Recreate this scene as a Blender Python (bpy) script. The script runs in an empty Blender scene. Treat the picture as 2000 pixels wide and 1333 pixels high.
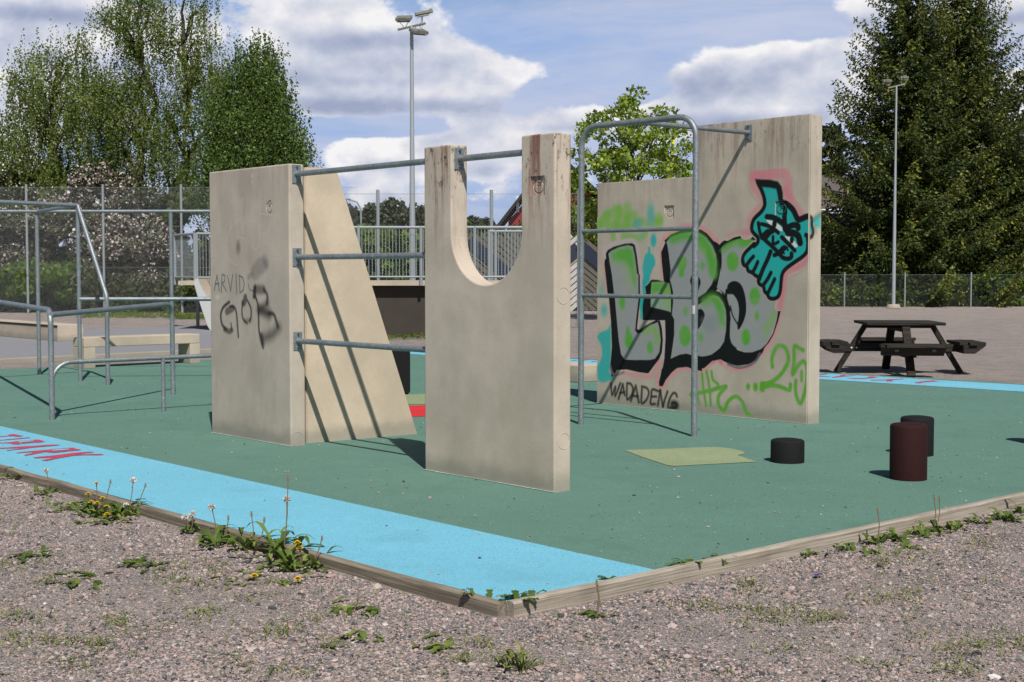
import bpy, bmesh, math, random
import numpy as np
from mathutils import Vector, Matrix, noise as mnoise
R = math.radians
C = bpy.context.scene.collection
scene = bpy.context.scene

# ------------------------------------------------------------------ camera
CF, CP, CH = 2682.0, 0.0499, 1.55
cam_d = bpy.data.cameras.new("camera"); cam = bpy.data.objects.new("camera", cam_d); C.objects.link(cam)
cam.location = (0, 0, CH); cam.rotation_euler = (math.pi / 2 - CP, 0, 0)
cam_d.sensor_width = 36; cam_d.lens = 36 * CF / 2000; cam_d.clip_start = 0.05; cam_d.clip_end = 2000
scene.camera = cam
_c, _s = math.cos(CP), math.sin(CP)
def ray(px, py):
    a, b = (px - 1000) / CF, (666.5 - py) / CF
    return np.array([a, _c + b * _s, -_s + b * _c])
C0 = np.array([0, 0, CH])
def G(px, py, z=0.0):                       # photo pixel -> point on the horizontal plane z
    d = ray(px, py); return C0 + d * ((z - CH) / d[2])
def D(px, py, y):                           # photo pixel -> point at distance y
    d = ray(px, py); return C0 + d * (y / d[1])
GR = -0.06                                  # level of the gravel

# ------------------------------------------------------------------ sun and sky
SUN_AZ = np.array([0.232, -0.9727]); SUN_EL = R(50.9)
sd = Vector((SUN_AZ[0] * math.cos(SUN_EL), SUN_AZ[1] * math.cos(SUN_EL), math.sin(SUN_EL)))
sl = bpy.data.lights.new("sun", 'SUN'); so = bpy.data.objects.new("sun", sl); C.objects.link(so)
so.rotation_euler = sd.to_track_quat('Z', 'Y').to_euler(); so.location = (3, -10, 20)
sl.energy = 5.0; sl.angle = R(0.53); sl.color = (1.0, 0.955, 0.89)
scene.view_settings.view_transform = 'Standard'; scene.view_settings.look = 'None'
scene.view_settings.exposure = 0; scene.view_settings.gamma = 1
scene.cycles.max_bounces = 6; scene.cycles.transparent_max_bounces = 8

class NT:
    """small node helper"""
    def __init__(s, tree): s.t = tree; s.n = tree.nodes; s.l = tree.links
    def node(s, typ, **kw):
        n = s.n.new(typ)
        for k, v in kw.items(): setattr(n, k, v)
        return n
    def put(s, sock, v):
        if isinstance(v, bpy.types.NodeSocket): s.l.new(v, sock)
        elif v is not None: sock.default_value = v
    def m(s, op, a, b=None, c=None, clamp=False):
        n = s.node('ShaderNodeMath', operation=op, use_clamp=clamp)
        for i, v in enumerate((a, b, c)): 
            if v is not None: s.put(n.inputs[i], v)
        return n.outputs[0]
    def vm(s, op, a, b=None):
        n = s.node('ShaderNodeVectorMath', operation=op); s.put(n.inputs[0], a)
        if b is not None: s.put(n.inputs[1], b)
        return n.outputs[0]
    def mix(s, f, a, b, blend='MIX'):
        n = s.node('ShaderNodeMix', data_type='RGBA', blend_type=blend)
        s.put(n.inputs['Factor'], f)
        for nm_, v in (('A', a), ('B', b)):
            sk = [i for i in n.inputs if i.name == nm_ and i.type == 'RGBA'][0]
            if isinstance(v, tuple) and len(v) == 3: v = (*v, 1)
            s.put(sk, v)
        return [o for o in n.outputs if o.type == 'RGBA'][0]
    def noise(s, vec, scale, detail=4, rough=0.55, out='Fac', dist=0.0):
        n = s.node('ShaderNodeTexNoise'); s.put(n.inputs['Vector'], vec); n.inputs['Scale'].default_value = scale
        n.inputs['Detail'].default_value = detail; n.inputs['Roughness'].default_value = rough; n.inputs['Distortion'].default_value = dist
        return n.outputs[out]
    def vor(s, vec, scale, out='Distance', feature='F1', rnd=1.0):
        n = s.node('ShaderNodeTexVoronoi', feature=feature); s.put(n.inputs['Vector'], vec); n.inputs['Scale'].default_value = scale
        n.inputs['Randomness'].default_value = rnd
        return n.outputs[out]
    def ramp(s, fac, stops, interp='LINEAR'):
        n = s.node('ShaderNodeValToRGB'); s.put(n.inputs[0], fac); cr = n.color_ramp; cr.interpolation = interp
        while len(cr.elements) < len(stops): cr.elements.new(0.5)
        for e, (p, c) in zip(cr.elements, stops):
            e.position = p; e.color = (*c, 1) if len(c) == 3 else c
        return n.outputs[0]
    def step(s, v, lo, hi):                 # smoothstep 0..1
        n = s.node('ShaderNodeMapRange', interpolation_type='SMOOTHSTEP'); s.put(n.inputs[0], v)
        n.inputs[1].default_value = lo; n.inputs[2].default_value = hi
        return n.outputs[0]
    def scale(s, vec, sc):
        n = s.node('ShaderNodeMapping'); s.put(n.inputs[0], vec); n.inputs['Scale'].default_value = sc
        return n.outputs[0]
    def bump(s, h, strength=0.3, dist=0.01, normal=None):
        n = s.node('ShaderNodeBump'); n.inputs['Strength'].default_value = strength; n.inputs['Distance'].default_value = dist
        s.put(n.inputs['Height'], h)
        if normal is not None: s.put(n.inputs['Normal'], normal)
        return n.outputs[0]
def lin(r, g, b):
    f = lambda v: (v / 255 / 12.92) if v <= 10 else ((v / 255 + .055) / 1.055) ** 2.4
    return (f(r), f(g), f(b))

W = bpy.data.worlds.new("World"); scene.world = W; W.use_nodes = True
t = NT(W.node_tree); t.n.clear()
sky = t.node('ShaderNodeTexSky', sky_type='NISHITA', sun_disc=False)
sky.sun_elevation = SUN_EL; sky.sun_rotation = math.atan2(SUN_AZ[0], SUN_AZ[1]); sky.air_density = 1.0; sky.dust_density = 0.6; sky.ozone_density = 1.3
tc = t.node('ShaderNodeTexCoord').outputs['Generated']
sep = t.node('ShaderNodeSeparateXYZ'); t.l.new(tc, sep.inputs[0]); dx, dy, dz = sep.outputs
def blobs(lst):
    acc = None
    for (px, py, rx, ry, a) in lst:
        d = ray(px, py); d = d / np.linalg.norm(d)
        e1 = t.m('MULTIPLY', t.m('SUBTRACT', dx, float(d[0])), CF / rx)
        e2 = t.m('MULTIPLY', t.m('SUBTRACT', dz, float(d[2])), CF / ry)
        q = t.m('ADD', t.m('POWER', t.m('ABSOLUTE', e1), 2.0), t.m('POWER', t.m('ABSOLUTE', e2), 2.0))
        g = t.m('MULTIPLY', t.m('EXPONENT', t.m('MULTIPLY', q, -1.0)), a)
        acc = g if acc is None else t.m('ADD', acc, g)
    return acc
cov = blobs([(630, 20, 170, 55, .75), (690, 60, 120, 30, .4), (610, 120, 90, 60, .45), (720, 140, 150, 60, .8), (890, 150, 130, 60, .75), (760, 190, 210, 22, .5), (700, 300, 110, 34, .6), (860, 290, 130, 34, .6), (960, 260, 80, 40, .6), (980, 310, 60, 45, .5),
             (1560, 135, 120, 55, .85), (1440, 150, 110, 50, .8), (1400, 215, 150, 40, .7), (1560, 200, 150, 45, .7), (1640, 120, 70, 40, .6), (1340, 235, 90, 25, .5), (1140, 235, 70, 30, .7), (1060, 250, 50, 20, .4),
             (70, 20, 200, 34, .8), (140, 70, 130, 30, .5), (40, 110, 100, 30, .5), (60, 200, 120, 60, .6), (380, 60, 90, 60, .25), (1690, 20, 60, 40, .7), (1950, 25, 110, 34, .8), (740, 390, 60, 20, .6), (920, 390, 90, 20, .45), (1960, 180, 60, 50, .6),
             (620, 100, 130, 50, .25), (930, 250, 110, 30, .35), (640, 180, 90, 60, .35), (1000, 160, 60, 60, .3), (850, 340, 180, 26, .35), (1250, 230, 130, 20, .3), (130, 130, 260, 60, .2), (1180, 180, 250, 22, -.2), (1120, 80, 260, 50, -.35), (1350, 60, 220, 40, -.45), (560, 300, 60, 50, -.3), (1950, 100, 70, 30, -.5), (480, 150, 50, 100, -.2), (700, 252, 190, 16, -.75), (560, 250, 60, 40, -.3), (1010, 200, 60, 60, -.3), (1230, 190, 120, 40, -.35), (1600, 60, 60, 30, -.4)])
dark = blobs([(760, 212, 230, 18, 1.1), (680, 80, 120, 20, .9), (700, 160, 90, 12, .5), (930, 180, 60, 40, .3), (90, 30, 170, 16, 1.0), (60, 120, 120, 18, .6), (1360, 170, 70, 30, .7), (1500, 240, 220, 18, .8), (1420, 190, 80, 20, .4), (1120, 250, 70, 8, .6),
              (960, 335, 110, 16, .5), (780, 325, 90, 12, .5), (1960, 40, 100, 14, .7), (1690, 45, 60, 16, .5)])
vs = t.scale(tc, (1, 1, 1.45))
n1 = t.noise(vs, 16.0, 12, .63, dist=.1)
s1 = t.noise(vs, 17.0, 9, .50, dist=.1)
n2 = t.noise(t.vm('ADD', vs, (-.004, 0.0, 0.016)), 17.0, 9, .50, dist=.1)
nb = t.noise(t.scale(tc, (1, 1, 2.5)), 3.0, 3, .5)
back = t.m('SUBTRACT', 1.0, t.step(dy, -.15, .45))            # the half of the sky towards the sun is clear
hi = t.m('MAXIMUM', t.step(dz, 0.19, 0.27), back)
dens = t.m('ADD', t.m('ADD', cov, t.m('MULTIPLY', t.m('SUBTRACT', n1, .5), 1.9)), t.m('MULTIPLY', t.m('SUBTRACT', nb, .46), .5))
dens = t.m('SUBTRACT', dens, t.m('MULTIPLY', hi, .9))
mask = t.m('MULTIPLY', t.step(dens, 0.12, 0.38), .96)
thin = t.m('MULTIPLY', t.m('MULTIPLY', t.step(t.noise(t.scale(tc, (1, .6, 4.5)), 4.0, 8, .62, dist=.4), .25, .66), .82), t.m('SUBTRACT', 1.0, hi))
thick = t.step(dens, .2, 1.1)
lit = t.m('ADD', t.m('MULTIPLY', t.m('SUBTRACT', s1, n2), 2.0), .80)
lit = t.m('ADD', lit, t.m('MULTIPLY', t.m('SUBTRACT', .35, thick), .25))
lit = t.m('SUBTRACT', lit, t.m('MULTIPLY', dark, t.m('ADD', .30, t.m('MULTIPLY', n1, .75))), clamp=True)
ccol = t.ramp(lit, [(0.0, lin(160, 170, 198)), (.3, lin(182, 190, 212)), (.55, lin(206, 211, 226)), (.78, lin(230, 230, 237)), (1.0, lin(252, 250, 250))])
skc = t.node('ShaderNodeBackground'); t.l.new(sky.outputs[0], skc.inputs[0]); skc.inputs[1].default_value = .05
hz = t.node('ShaderNodeBackground'); hz.inputs[0].default_value = (*lin(205, 210, 231), 1); hz.inputs[1].default_value = .95
air = t.node('ShaderNodeBackground'); air.inputs[0].default_value = (*lin(142, 178, 230), 1); air.inputs[1].default_value = 1.0
low = t.m('MULTIPLY', t.m('MULTIPLY', t.m('SUBTRACT', 1.0, t.step(dz, .17, .25)), .9), t.m('SUBTRACT', 1.0, back))
m0 = t.node('ShaderNodeMixShader'); t.l.new(low, m0.inputs[0]); t.l.new(skc.outputs[0], m0.inputs[1]); t.l.new(air.outputs[0], m0.inputs[2])
clo = t.node('ShaderNodeBackground'); t.l.new(ccol, clo.inputs[0]); clo.inputs[1].default_value = .97
m1 = t.node('ShaderNodeMixShader'); t.l.new(thin, m1.inputs[0]); t.l.new(m0.outputs[0], m1.inputs[1]); t.l.new(hz.outputs[0], m1.inputs[2])
m2 = t.node('ShaderNodeMixShader'); t.l.new(mask, m2.inputs[0]); t.l.new(m1.outputs[0], m2.inputs[1]); t.l.new(clo.outputs[0], m2.inputs[2])
wo = t.node('ShaderNodeOutputWorld'); t.l.new(m2.outputs[0], wo.inputs[0])

# ------------------------------------------------------------------ helpers: objects
def tag(o, label=None, cat=None, group=None, kind=None):
    if label: o['label'] = label
    if cat: o['category'] = cat
    if group: o['group'] = group
    if kind: o['kind'] = kind
    return o
def empty(name, loc, rz=0.0):
    o = bpy.data.objects.new(name, None); C.objects.link(o); o.location = loc; o.rotation_euler = (0, 0, rz)
    o.empty_display_size = .2; return o
def mesh_np(name, V, F, mat=None, parent=None, smooth=False, attrs=None):
    """V: (n,3) array; F: (m,k) int array or list of lists"""
    V = np.asarray(V, dtype=np.float32); me = bpy.data.meshes.new(name)
    if isinstance(F, np.ndarray):
        k = F.shape[1]; m = len(F); loops = F.astype(np.int32).ravel(); starts = np.arange(m, dtype=np.int32) * k
    else:
        loops = np.array([i for f in F for i in f], dtype=np.int32); ln = np.array([len(f) for f in F])
        starts = np.concatenate([[0], np.cumsum(ln)[:-1]]).astype(np.int32); m = len(F)
    me.vertices.add(len(V)); me.vertices.foreach_set('co', V.ravel())
    me.loops.add(len(loops)); me.loops.foreach_set('vertex_index', loops)
    me.polygons.add(m); me.polygons.foreach_set('loop_start', starts)
    me.polygons.foreach_set('use_smooth', np.full(m, bool(smooth)))
    me.update(calc_edges=True)
    for an, arr in (attrs or {}).items():
        arr = np.asarray(arr, dtype=np.float32)
        if arr.ndim == 1:
            a = me.attributes.new(an, 'FLOAT', 'POINT'); a.data.foreach_set('value', arr)
        else:
            a = me.attributes.new(an, 'FLOAT_COLOR', 'POINT'); a.data.foreach_set('color', arr.ravel())
    me.validate()
    if mat: me.materials.append(mat)
    o = bpy.data.objects.new(name, me); C.objects.link(o)
    if parent: o.parent = parent
    return o
class MB:
    """collects shapes into one mesh"""
    def __init__(s): s.v = []; s.f = []; s.n = 0
    def add(s, V, F):
        V = np.asarray(V, float); s.v.append(V); s.f += [[i + s.n for i in f] for f in F]; s.n += len(V); return s
    def box(s, c, size, rot=None):
        x, y, z = [d / 2 for d in size]
        V = np.array([(i * x, j * y, k * z) for i in (-1, 1) for j in (-1, 1) for k in (-1, 1)], float)
        if rot is not None: V = V @ np.asarray(rot).T
        return s.add(V + np.asarray(c, float), [(0, 1, 3, 2), (4, 6, 7, 5), (0, 4, 5, 1), (2, 3, 7, 6), (0, 2, 6, 4), (1, 5, 7, 3)])
    def beam(s, a, b, w, h, up=(0, 0, 1)):
        a = np.asarray(a, float); b = np.asarray(b, float); d = b - a; L = np.linalg.norm(d); d = d / L
        sx = np.cross(up, d); sx = sx / np.linalg.norm(sx); uz = np.cross(d, sx)
        return s.box((a + b) / 2, (L, w, h), np.stack([d, sx, uz], 1))
    def tube(s, pts, r, n=12, bend=0.0, cap=True, r2=None):
        P = roundpath(pts, bend) if bend > 0 else np.asarray(pts, float)
        m = len(P); rr = np.full(m, r) if r2 is None else np.linspace(r, r2, m)
        T = np.gradient(P, axis=0); T /= np.linalg.norm(T, axis=1)[:, None]
        ref = np.array([0, 0, 1.]) if abs(T[0][2]) < .9 else np.array([1., 0, 0])
        A = np.cross(T[0], ref); A /= np.linalg.norm(A); V = []
        for i in range(m):
            A = A - T[i] * np.dot(A, T[i]); A /= np.linalg.norm(A); B = np.cross(T[i], A)
            for k in range(n):
                an = 2 * math.pi * k / n; V.append(P[i] + (A * math.cos(an) + B * math.sin(an)) * rr[i])
        F = [(i * n + k, i * n + (k + 1) % n, (i + 1) * n + (k + 1) % n, (i + 1) * n + k) for i in range(m - 1) for k in range(n)]
        if cap: F += [tuple(range(n))[::-1], tuple((m - 1) * n + k for k in range(n))]
        return s.add(V, F)
    def build(s, name, mat, parent=None, smooth=False, bevel=0.0, autosm=None, off=None):
        V = np.concatenate(s.v)
        if off is not None: V = V - np.asarray(off, float)
        o = mesh_np(name, V, s.f, mat, parent, smooth)
        if bevel > 0: dobevel(o, bevel)
        if smooth: sharpen(o)
        return o
def sharpen(o, ang=40):
    me = o.data; bm = bmesh.new(); bm.from_mesh(me)
    for e in bm.edges:
        if len(e.link_faces) == 2 and e.calc_face_angle(0) > R(ang): e.smooth = False
    bm.to_mesh(me); bm.free()
def dobevel(o, w, seg=2):
    bm = bmesh.new(); bm.from_mesh(o.data)
    es = [e for e in bm.edges if len(e.link_faces) == 2 and e.calc_face_angle(0) > R(25)]
    bmesh.ops.bevel(bm, geom=es, offset=w, segments=seg, affect='EDGES', profile=.5, clamp_overlap=True)
    bm.to_mesh(o.data); bm.free()
def roundpath(pts, rad, n=8):
    P = [np.asarray(p, float) for p in pts]; out = [P[0]]
    for i in range(1, len(P) - 1):
        a, b, c = P[i - 1], P[i], P[i + 1]; d1 = a - b; d2 = c - b; l1 = np.linalg.norm(d1); l2 = np.linalg.norm(d2); d1 /= l1; d2 /= l2
        ang = math.acos(max(-1, min(1, float(d1 @ d2))))
        if ang > math.pi - .02: out.append(b); continue
        tl = min(rad / math.tan(ang / 2), l1 * .48, l2 * .48); rr = tl * math.tan(ang / 2)
        bis = d1 + d2; bis /= np.linalg.norm(bis); cc = b + bis * (rr / math.sin(ang / 2))
        s0 = b + d1 * tl - cc; s1 = b + d2 * tl - cc
        om = math.acos(max(-1, min(1, float(s0 @ s1) / (rr * rr))))
        for k in range(n + 1):
            q = k / n; out.append(cc + (math.sin((1 - q) * om) * s0 + math.sin(q * om) * s1) / math.sin(om))
    out.append(P[-1]); return np.array(out)
def prism(outline, y0, y1):
    """outline of (x,z) extruded along y"""
    n = len(outline); V = [(x, y0, z) for x, z in outline] + [(x, y1, z) for x, z in outline]
    F = [tuple(range(n)), tuple(range(2 * n - 1, n - 1, -1))] + [((i + 1) % n, i, i + n, (i + 1) % n + n) for i in range(n)]
    return V, F
def flat_poly(name, pts, z, mat, kind='structure'):
    """horizontal sheet from world (x,y) outline"""
    bm = bmesh.new(); vs_ = [bm.verts.new((p[0], p[1], z)) for p in pts]; f = bm.faces.new(vs_)
    if f.normal.z < 0: f.normal_flip()
    f.normal_update()
    if f.normal.z < 0: bmesh.ops.reverse_faces(bm, faces=[f])
    bmesh.ops.triangulate(bm, faces=bm.faces[:])
    me = bpy.data.meshes.new(name); bm.to_mesh(me); bm.free(); me.materials.append(mat)
    o = bpy.data.objects.new(name, me); C.objects.link(o)
    if kind: o['kind'] = kind
    return o

# ------------------------------------------------------------------ materials
def mat(name):
    m_ = bpy.data.materials.new(name); m_.use_nodes = True; m_.node_tree.nodes.clear(); return m_, NT(m_.node_tree)
def finish(m_, t, col, rough=.7, normal=None, metal=0.0, spec=.5, trans=0.0):
    b = t.node('ShaderNodeBsdfPrincipled'); 
    if isinstance(col, tuple): col = (*col[:3], 1)
    t.put(b.inputs['Base Color'], col); t.put(b.inputs['Roughness'], rough); b.inputs['Metallic'].default_value = metal
    b.inputs['Specular IOR Level'].default_value = spec
    if normal is not None: t.put(b.inputs['Normal'], normal)
    o = t.node('ShaderNodeOutputMaterial'); out = b.outputs[0]
    if trans:
        tr = t.node('ShaderNodeBsdfTranslucent'); t.put(tr.inputs[0], col); mx = t.node('ShaderNodeMixShader'); mx.inputs[0].default_value = trans
        t.l.new(out, mx.inputs[1]); t.l.new(tr.outputs[0], mx.inputs[2]); out = mx.outputs[0]
    t.l.new(out, o.inputs[0]); return m_
def coord(t, kind='Object'): return t.node('ShaderNodeTexCoord').outputs[kind]
def simple(name, col, rough=.7, metal=0.0, var=.12, sc=8.0, bump=0.0, spec=.5):
    m_, t = mat(name); co = coord(t); n = t.noise(co, sc, 6, .6)
    c = t.mix(n, tuple(v * (1 - var) for v in col), tuple(min(1, v * (1 + var)) for v in col))
    nm_ = t.bump(t.noise(co, sc * 6, 4), .4, bump) if bump else None
    return finish(m_, t, c, rough, nm_, metal, spec)

def concrete(name, base=(.50, .435, .345), top=2.5, red=0.0, streak=.5, dark=0.0, seed=0.0, paint=False, green=0.0):
    m_, t = mat(name); co = coord(t); co = t.vm('ADD', co, (seed * 7.3, seed * 3.1, 0))
    sepn = t.node('ShaderNodeSeparateXYZ'); t.l.new(coord(t), sepn.inputs[0]); z = sepn.outputs[2]
    n = t.noise(co, 1.6, 6, .6); c = t.mix(t.step(n, .32, .70), tuple(v * .86 for v in base), tuple(v * 1.10 for v in base))
    ns = t.noise(t.scale(co, (4.2, 4.2, .8)), 1.0, 6, .62)         # vertical washing streaks
    c = t.mix(t.m('MULTIPLY', t.step(ns, .45, .75), streak * .55), c, tuple(v * f for v, f in zip(base, (.66, .64, .64))))
    nl = t.noise(t.vm('ADD', co, (5, 2, 9)), .9, 5, .55)
    c = t.mix(t.m('MULTIPLY', t.step(nl, .46, .70), .24), c, tuple(v * .74 for v in base))
    nm2 = t.noise(t.vm('ADD', co, (1, 6, 2)), 7.0, 6, .65); c = t.mix(t.m('MULTIPLY', t.step(nm2, .42, .70), .20), c, tuple(v * .70 for v in base))
    nf = t.noise(co, 55, 5, .65); c = t.mix(t.m('MULTIPLY', t.step(nf, .35, .75), .16), c, tuple(v * .70 for v in base))
    pit = t.vor(co, 26); pr_ = t.noise(co, 4.0, 2); pitm = t.m('MULTIPLY', t.m('SUBTRACT', 1.0, t.step(pit, .05, .13)), t.step(pr_, .55, .62))
    c = t.mix(t.m('MULTIPLY', pitm, .5), c, (.12, .1, .08))
    if red:
        rz = t.m('MULTIPLY', t.step(z, top - 1.1, top), t.step(t.noise(t.scale(co, (13, 13, 1.1)), 1.0, 6, .68), .47, .64))
        c = t.mix(t.m('MULTIPLY', rz, red), c, (.20, .085, .06))
    if dark:
        dz_ = t.m('MULTIPLY', t.step(z, top - .55, top - .1), t.step(t.noise(t.scale(co, (26, 26, 11)), 1.0, 6, .75), .56, .62))
        c = t.mix(t.m('MULTIPLY', dz_, dark), c, (.035, .03, .03))
    if green:
        gz = t.m('MULTIPLY', t.m('SUBTRACT', 1.0, t.step(z, 0.0, 1.4)), t.step(t.noise(t.scale(co, (2.5, 2.5, .8)), 1.0, 4), .45, .7))
        c = t.mix(t.m('MULTIPLY', gz, green), c, (.30, .29, .17))
    h = t.m('ADD', t.noise(co, 90, 6, .65), t.m('MULTIPLY', pitm, -2.0))
    spl = t.m('MULTIPLY', t.m('SUBTRACT', 1.0, t.step(t.m('ADD', z, t.m('MULTIPLY', t.noise(co, 6, 4), -.16)), -.04, .10)), .55); c = t.mix(spl, c, (.20, .205, .175))
    pv = t.vor(t.vm('ADD', co, (4, 4, 4)), 62); pm = t.m('MULTIPLY', t.m('SUBTRACT', 1.0, t.step(pv, .06, .16)), t.step(t.noise(co, 2.4, 3), .46, .60)); c = t.mix(t.m('MULTIPLY', pm, .85), c, (.13, .11, .09))
    gr_ = t.noise(co, 180, 2, .5); c = t.mix(t.m('MULTIPLY', t.step(gr_, .4, .7), .14), c, tuple(v * .62 for v in base))
    bmp = t.bump(h, .35, .004)
    rough = .88
    if paint:
        at = t.node('ShaderNodeAttribute', attribute_name='paint'); al = at.outputs['Alpha']
        spk = t.step(t.noise(co, 160, 3, .7), .22, .40)
        al2 = t.m('MULTIPLY', t.m('MULTIPLY', al, t.m('SUBTRACT', 1.0, t.m('MULTIPLY', pm, .6))), t.m('ADD', t.m('MULTIPLY', spk, .10), .90))
        wear = t.m('ADD', t.m('MULTIPLY', t.step(t.noise(co, 5.0, 5, .65), .42, .75), .30), t.m('MULTIPLY', t.step(t.noise(co, 60, 4, .7), .5, .8), .25))
        pc = t.mix(wear, at.outputs['Color'], tuple(v * .8 for v in base))
        dk = t.node('ShaderNodeSeparateColor'); t.l.new(at.outputs['Color'], dk.inputs[0]); pc = t.mix(t.step(dk.outputs[0], .02, .08), at.outputs['Color'], pc)
        c = t.mix(al2, c, pc); rough = t.m('SUBTRACT', .88, t.m('MULTIPLY', al, .33))
    return finish(m_, t, c, rough, bmp, spec=.22)

def galv(name='galvanised_steel', base=(.27, .30, .315)):
    m_, t = mat(name); co = coord(t)
    sp = t.vor(co, 55, 'Color'); sx = t.node('ShaderNodeSeparateColor'); t.l.new(sp, sx.inputs[0])
    c = t.mix(sx.outputs[0], tuple(v * .82 for v in base), tuple(v * 1.2 for v in base))
    n = t.noise(co, 2.5, 6, .65); c = t.mix(t.step(n, .42, .70), c, (.20, .235, .26))
    wh = t.m('MULTIPLY', t.m('SUBTRACT', 1.0, t.step(t.vor(co, 14), .05, .16)), .7); c = t.mix(wh, c, (.52, .55, .57))
    r = t.m('ADD', .42, t.m('MULTIPLY', n, .2))
    return finish(m_, t, c, r, t.bump(t.noise(co, 120, 3), .1, .002), metal=.55)

def rubber_pad(name, base, speck_dark=.5, speck_light=.3, worn=None):
    m_, t = mat(name); co = coord(t)
    fine = t.vor(co, 260, 'Color'); sx = t.node('ShaderNodeSeparateColor'); t.l.new(fine, sx.inputs[0])
    c = t.mix(sx.outputs[0], tuple(v * .72 for v in base), tuple(min(1, v * 1.26) for v in base))
    n = t.noise(co, .55, 5, .6); c = t.mix(t.m('MULTIPLY', t.step(n, .35, .7), .35), c, tuple(v * .80 for v in base))
    n3 = t.noise(t.scale(co, (1, 1, 1)), 3.2, 5, .6); c = t.mix(t.m('MULTIPLY', t.step(n3, .5, .75), .22), c, tuple(min(1, v * 1.25 + .01) for v in base))
    vd = t.vor(co, 34); pd = t.noise(co, 9, 3); md = t.m('MULTIPLY', t.m('SUBTRACT', 1.0, t.step(vd, .06, .17)), t.step(pd, .50, .60))
    c = t.mix(t.m('MULTIPLY', md, speck_dark), c, (.02, .03, .035))
    vl = t.vor(t.vm('ADD', co, (3.3, 1.7, 0)), 20); pl = t.noise(t.vm('ADD', co, (8, 3, 0)), 2.2, 3); ml = t.m('MULTIPLY', t.m('SUBTRACT', 1.0, t.step(vl, .05, .11)), t.step(pl, .48, .62))
    c = t.mix(t.m('MULTIPLY', ml, speck_light), c, (.62, .62, .56))
    fd_ = t.noise(t.vm('ADD', co, (11, 4, 0)), 1.4, 7, .68); c = t.mix(t.m('MULTIPLY', t.step(fd_, .52, .70), .28), c, tuple(v * .62 for v in base))
    fl_ = t.noise(t.vm('ADD', co, (2, 14, 0)), .8, 7, .7); c = t.mix(t.m('MULTIPLY', t.step(fl_, .55, .72), .25), c, tuple(min(1, v * 1.1 + .06) for v in base))
    if worn: c = t.mix(t.m('MULTIPLY', t.step(t.noise(co, 14, 6, .7), .52, .62), worn[0]), c, worn[1])
    bm_ = t.bump(t.m('ADD', t.vor(co, 230), t.m('MULTIPLY', t.noise(co, 7, 3), .6)), .55, .006)
    return finish(m_, t, c, .9, bm_, spec=.25)

def gravel_mat(name, scale=1.0, tint=(1, 1, 1), far=False, grass=0.0):
    m_, t = mat(name); co = coord(t)
    def layer(sc, off):
        v = t.vm('ADD', co, off); v = t.vm('ADD', v, t.vm('SCALE', t.noise(v, sc * .8, 3, .6, 'Color'), None))
        return v
    S = [(.0, (.060, .058, .060)), (.14, (.13, .13, .135)), (.30, (.21, .205, .21)), (.46, (.29, .225, .203)), (.62, (.38, .285, .255)), (.78, (.43, .355, .322)), (.92, (.52, .46, .43)), (1.0, (.70, .68, .66))]
    S = [(p, tuple(min(.8, a * b * 1.62) for a, b in zip(c, tint))) for p, c in S]
    cols = []; hs = []
    for sc, off in ((52 * scale, (0, 0, 0)), (120 * scale, (3, 5, 1)), (230 * scale, (9, 2, 4))):
        v = t.vm('ADD', co, off)
        cc = t.vor(v, sc, 'Color'); sx = t.node('ShaderNodeSeparateColor'); t.l.new(cc, sx.inputs[0])
        cols.append(t.ramp(sx.outputs[0], S)); hs.append((t.vor(v, sc), sx.outputs[1]))
    c = t.mix(.5, cols[2], cols[1])
    pick = t.m('MULTIPLY', t.m('GREATER_THAN', hs[0][1], .68), t.m('SUBTRACT', 1.0, t.step(hs[0][0], .36, .46)))
    c = t.mix(pick, c, cols[0])
    pk = t.m('MULTIPLY', t.step(t.noise(co, .45, 5, .6), .40, .66), .42)     # greyer and pinker areas
    c = t.mix(pk, c, t.mix(1.0, c, (.80, .86, .92), 'MULTIPLY'))
    sand = t.m('MULTIPLY', t.step(t.noise(t.vm('ADD', co, (7, 7, 0)), .9, 5, .6), .46, .7), .30); c = t.mix(sand, c, (.33 * tint[0], .262 * tint[1], .235 * tint[2]))
    fs = t.vor(t.vm('ADD', co, (1, 3, 0)), 13); fm = t.m('MULTIPLY', t.m('SUBTRACT', 1.0, t.step(fs, .10, .30)), t.step(t.noise(co, 1.7, 4), .45, .62)); c = t.mix(t.m('MULTIPLY', fm, .38), c, (.10, .095, .09))
    lp = t.noise(t.vm('ADD', co, (4, 8, 0)), 2.6, 8, .72); c = t.mix(t.m('MULTIPLY', t.step(lp, .46, .62), .26), c, (.17, .15, .135)); lq = t.noise(t.vm('ADD', co, (14, 3, 0)), 6.0, 7, .7); c = t.mix(t.m('MULTIPLY', t.step(lq, .55, .68), .25), c, (.62, .57, .53))
    if grass:
        gm = t.m('MULTIPLY', t.step(t.noise(t.vm('ADD', co, (2, 9, 0)), .5, 6, .65), .50, .66), grass); c = t.mix(gm, c, (.16, .17, .07))
    h = t.m('SUBTRACT', t.m('MULTIPLY', pick, .9), t.m('ADD', t.m('MULTIPLY', hs[1][0], .8), t.m('MULTIPLY', hs[2][0], .35)))
    h = t.m('ADD', h, t.m('MULTIPLY', t.noise(co, 5, 4), .6))
    return finish(m_, t, c, .92, t.bump(h, 1.0, .022), spec=.2)

def leafmat(name, c1, c2, c3=None, tr=.28):
    m_, t = mat(name); at = t.node('ShaderNodeAttribute', attribute_name='vary').outputs['Fac']
    st = [(0.0, c1), (.8, c2), (1.0, c3 or c2)]
    c = t.ramp(at, st); return finish(m_, t, c, .55, trans=tr, spec=.3)

def bark(name, col, col2):
    m_, t = mat(name); co = coord(t); n = t.noise(t.scale(co, (6, 6, 1.2)), 1.0, 6, .7)
    return finish(m_, t, t.mix(t.step(n, .4, .62), col, col2), .9, t.bump(n, .7, .03))

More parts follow.
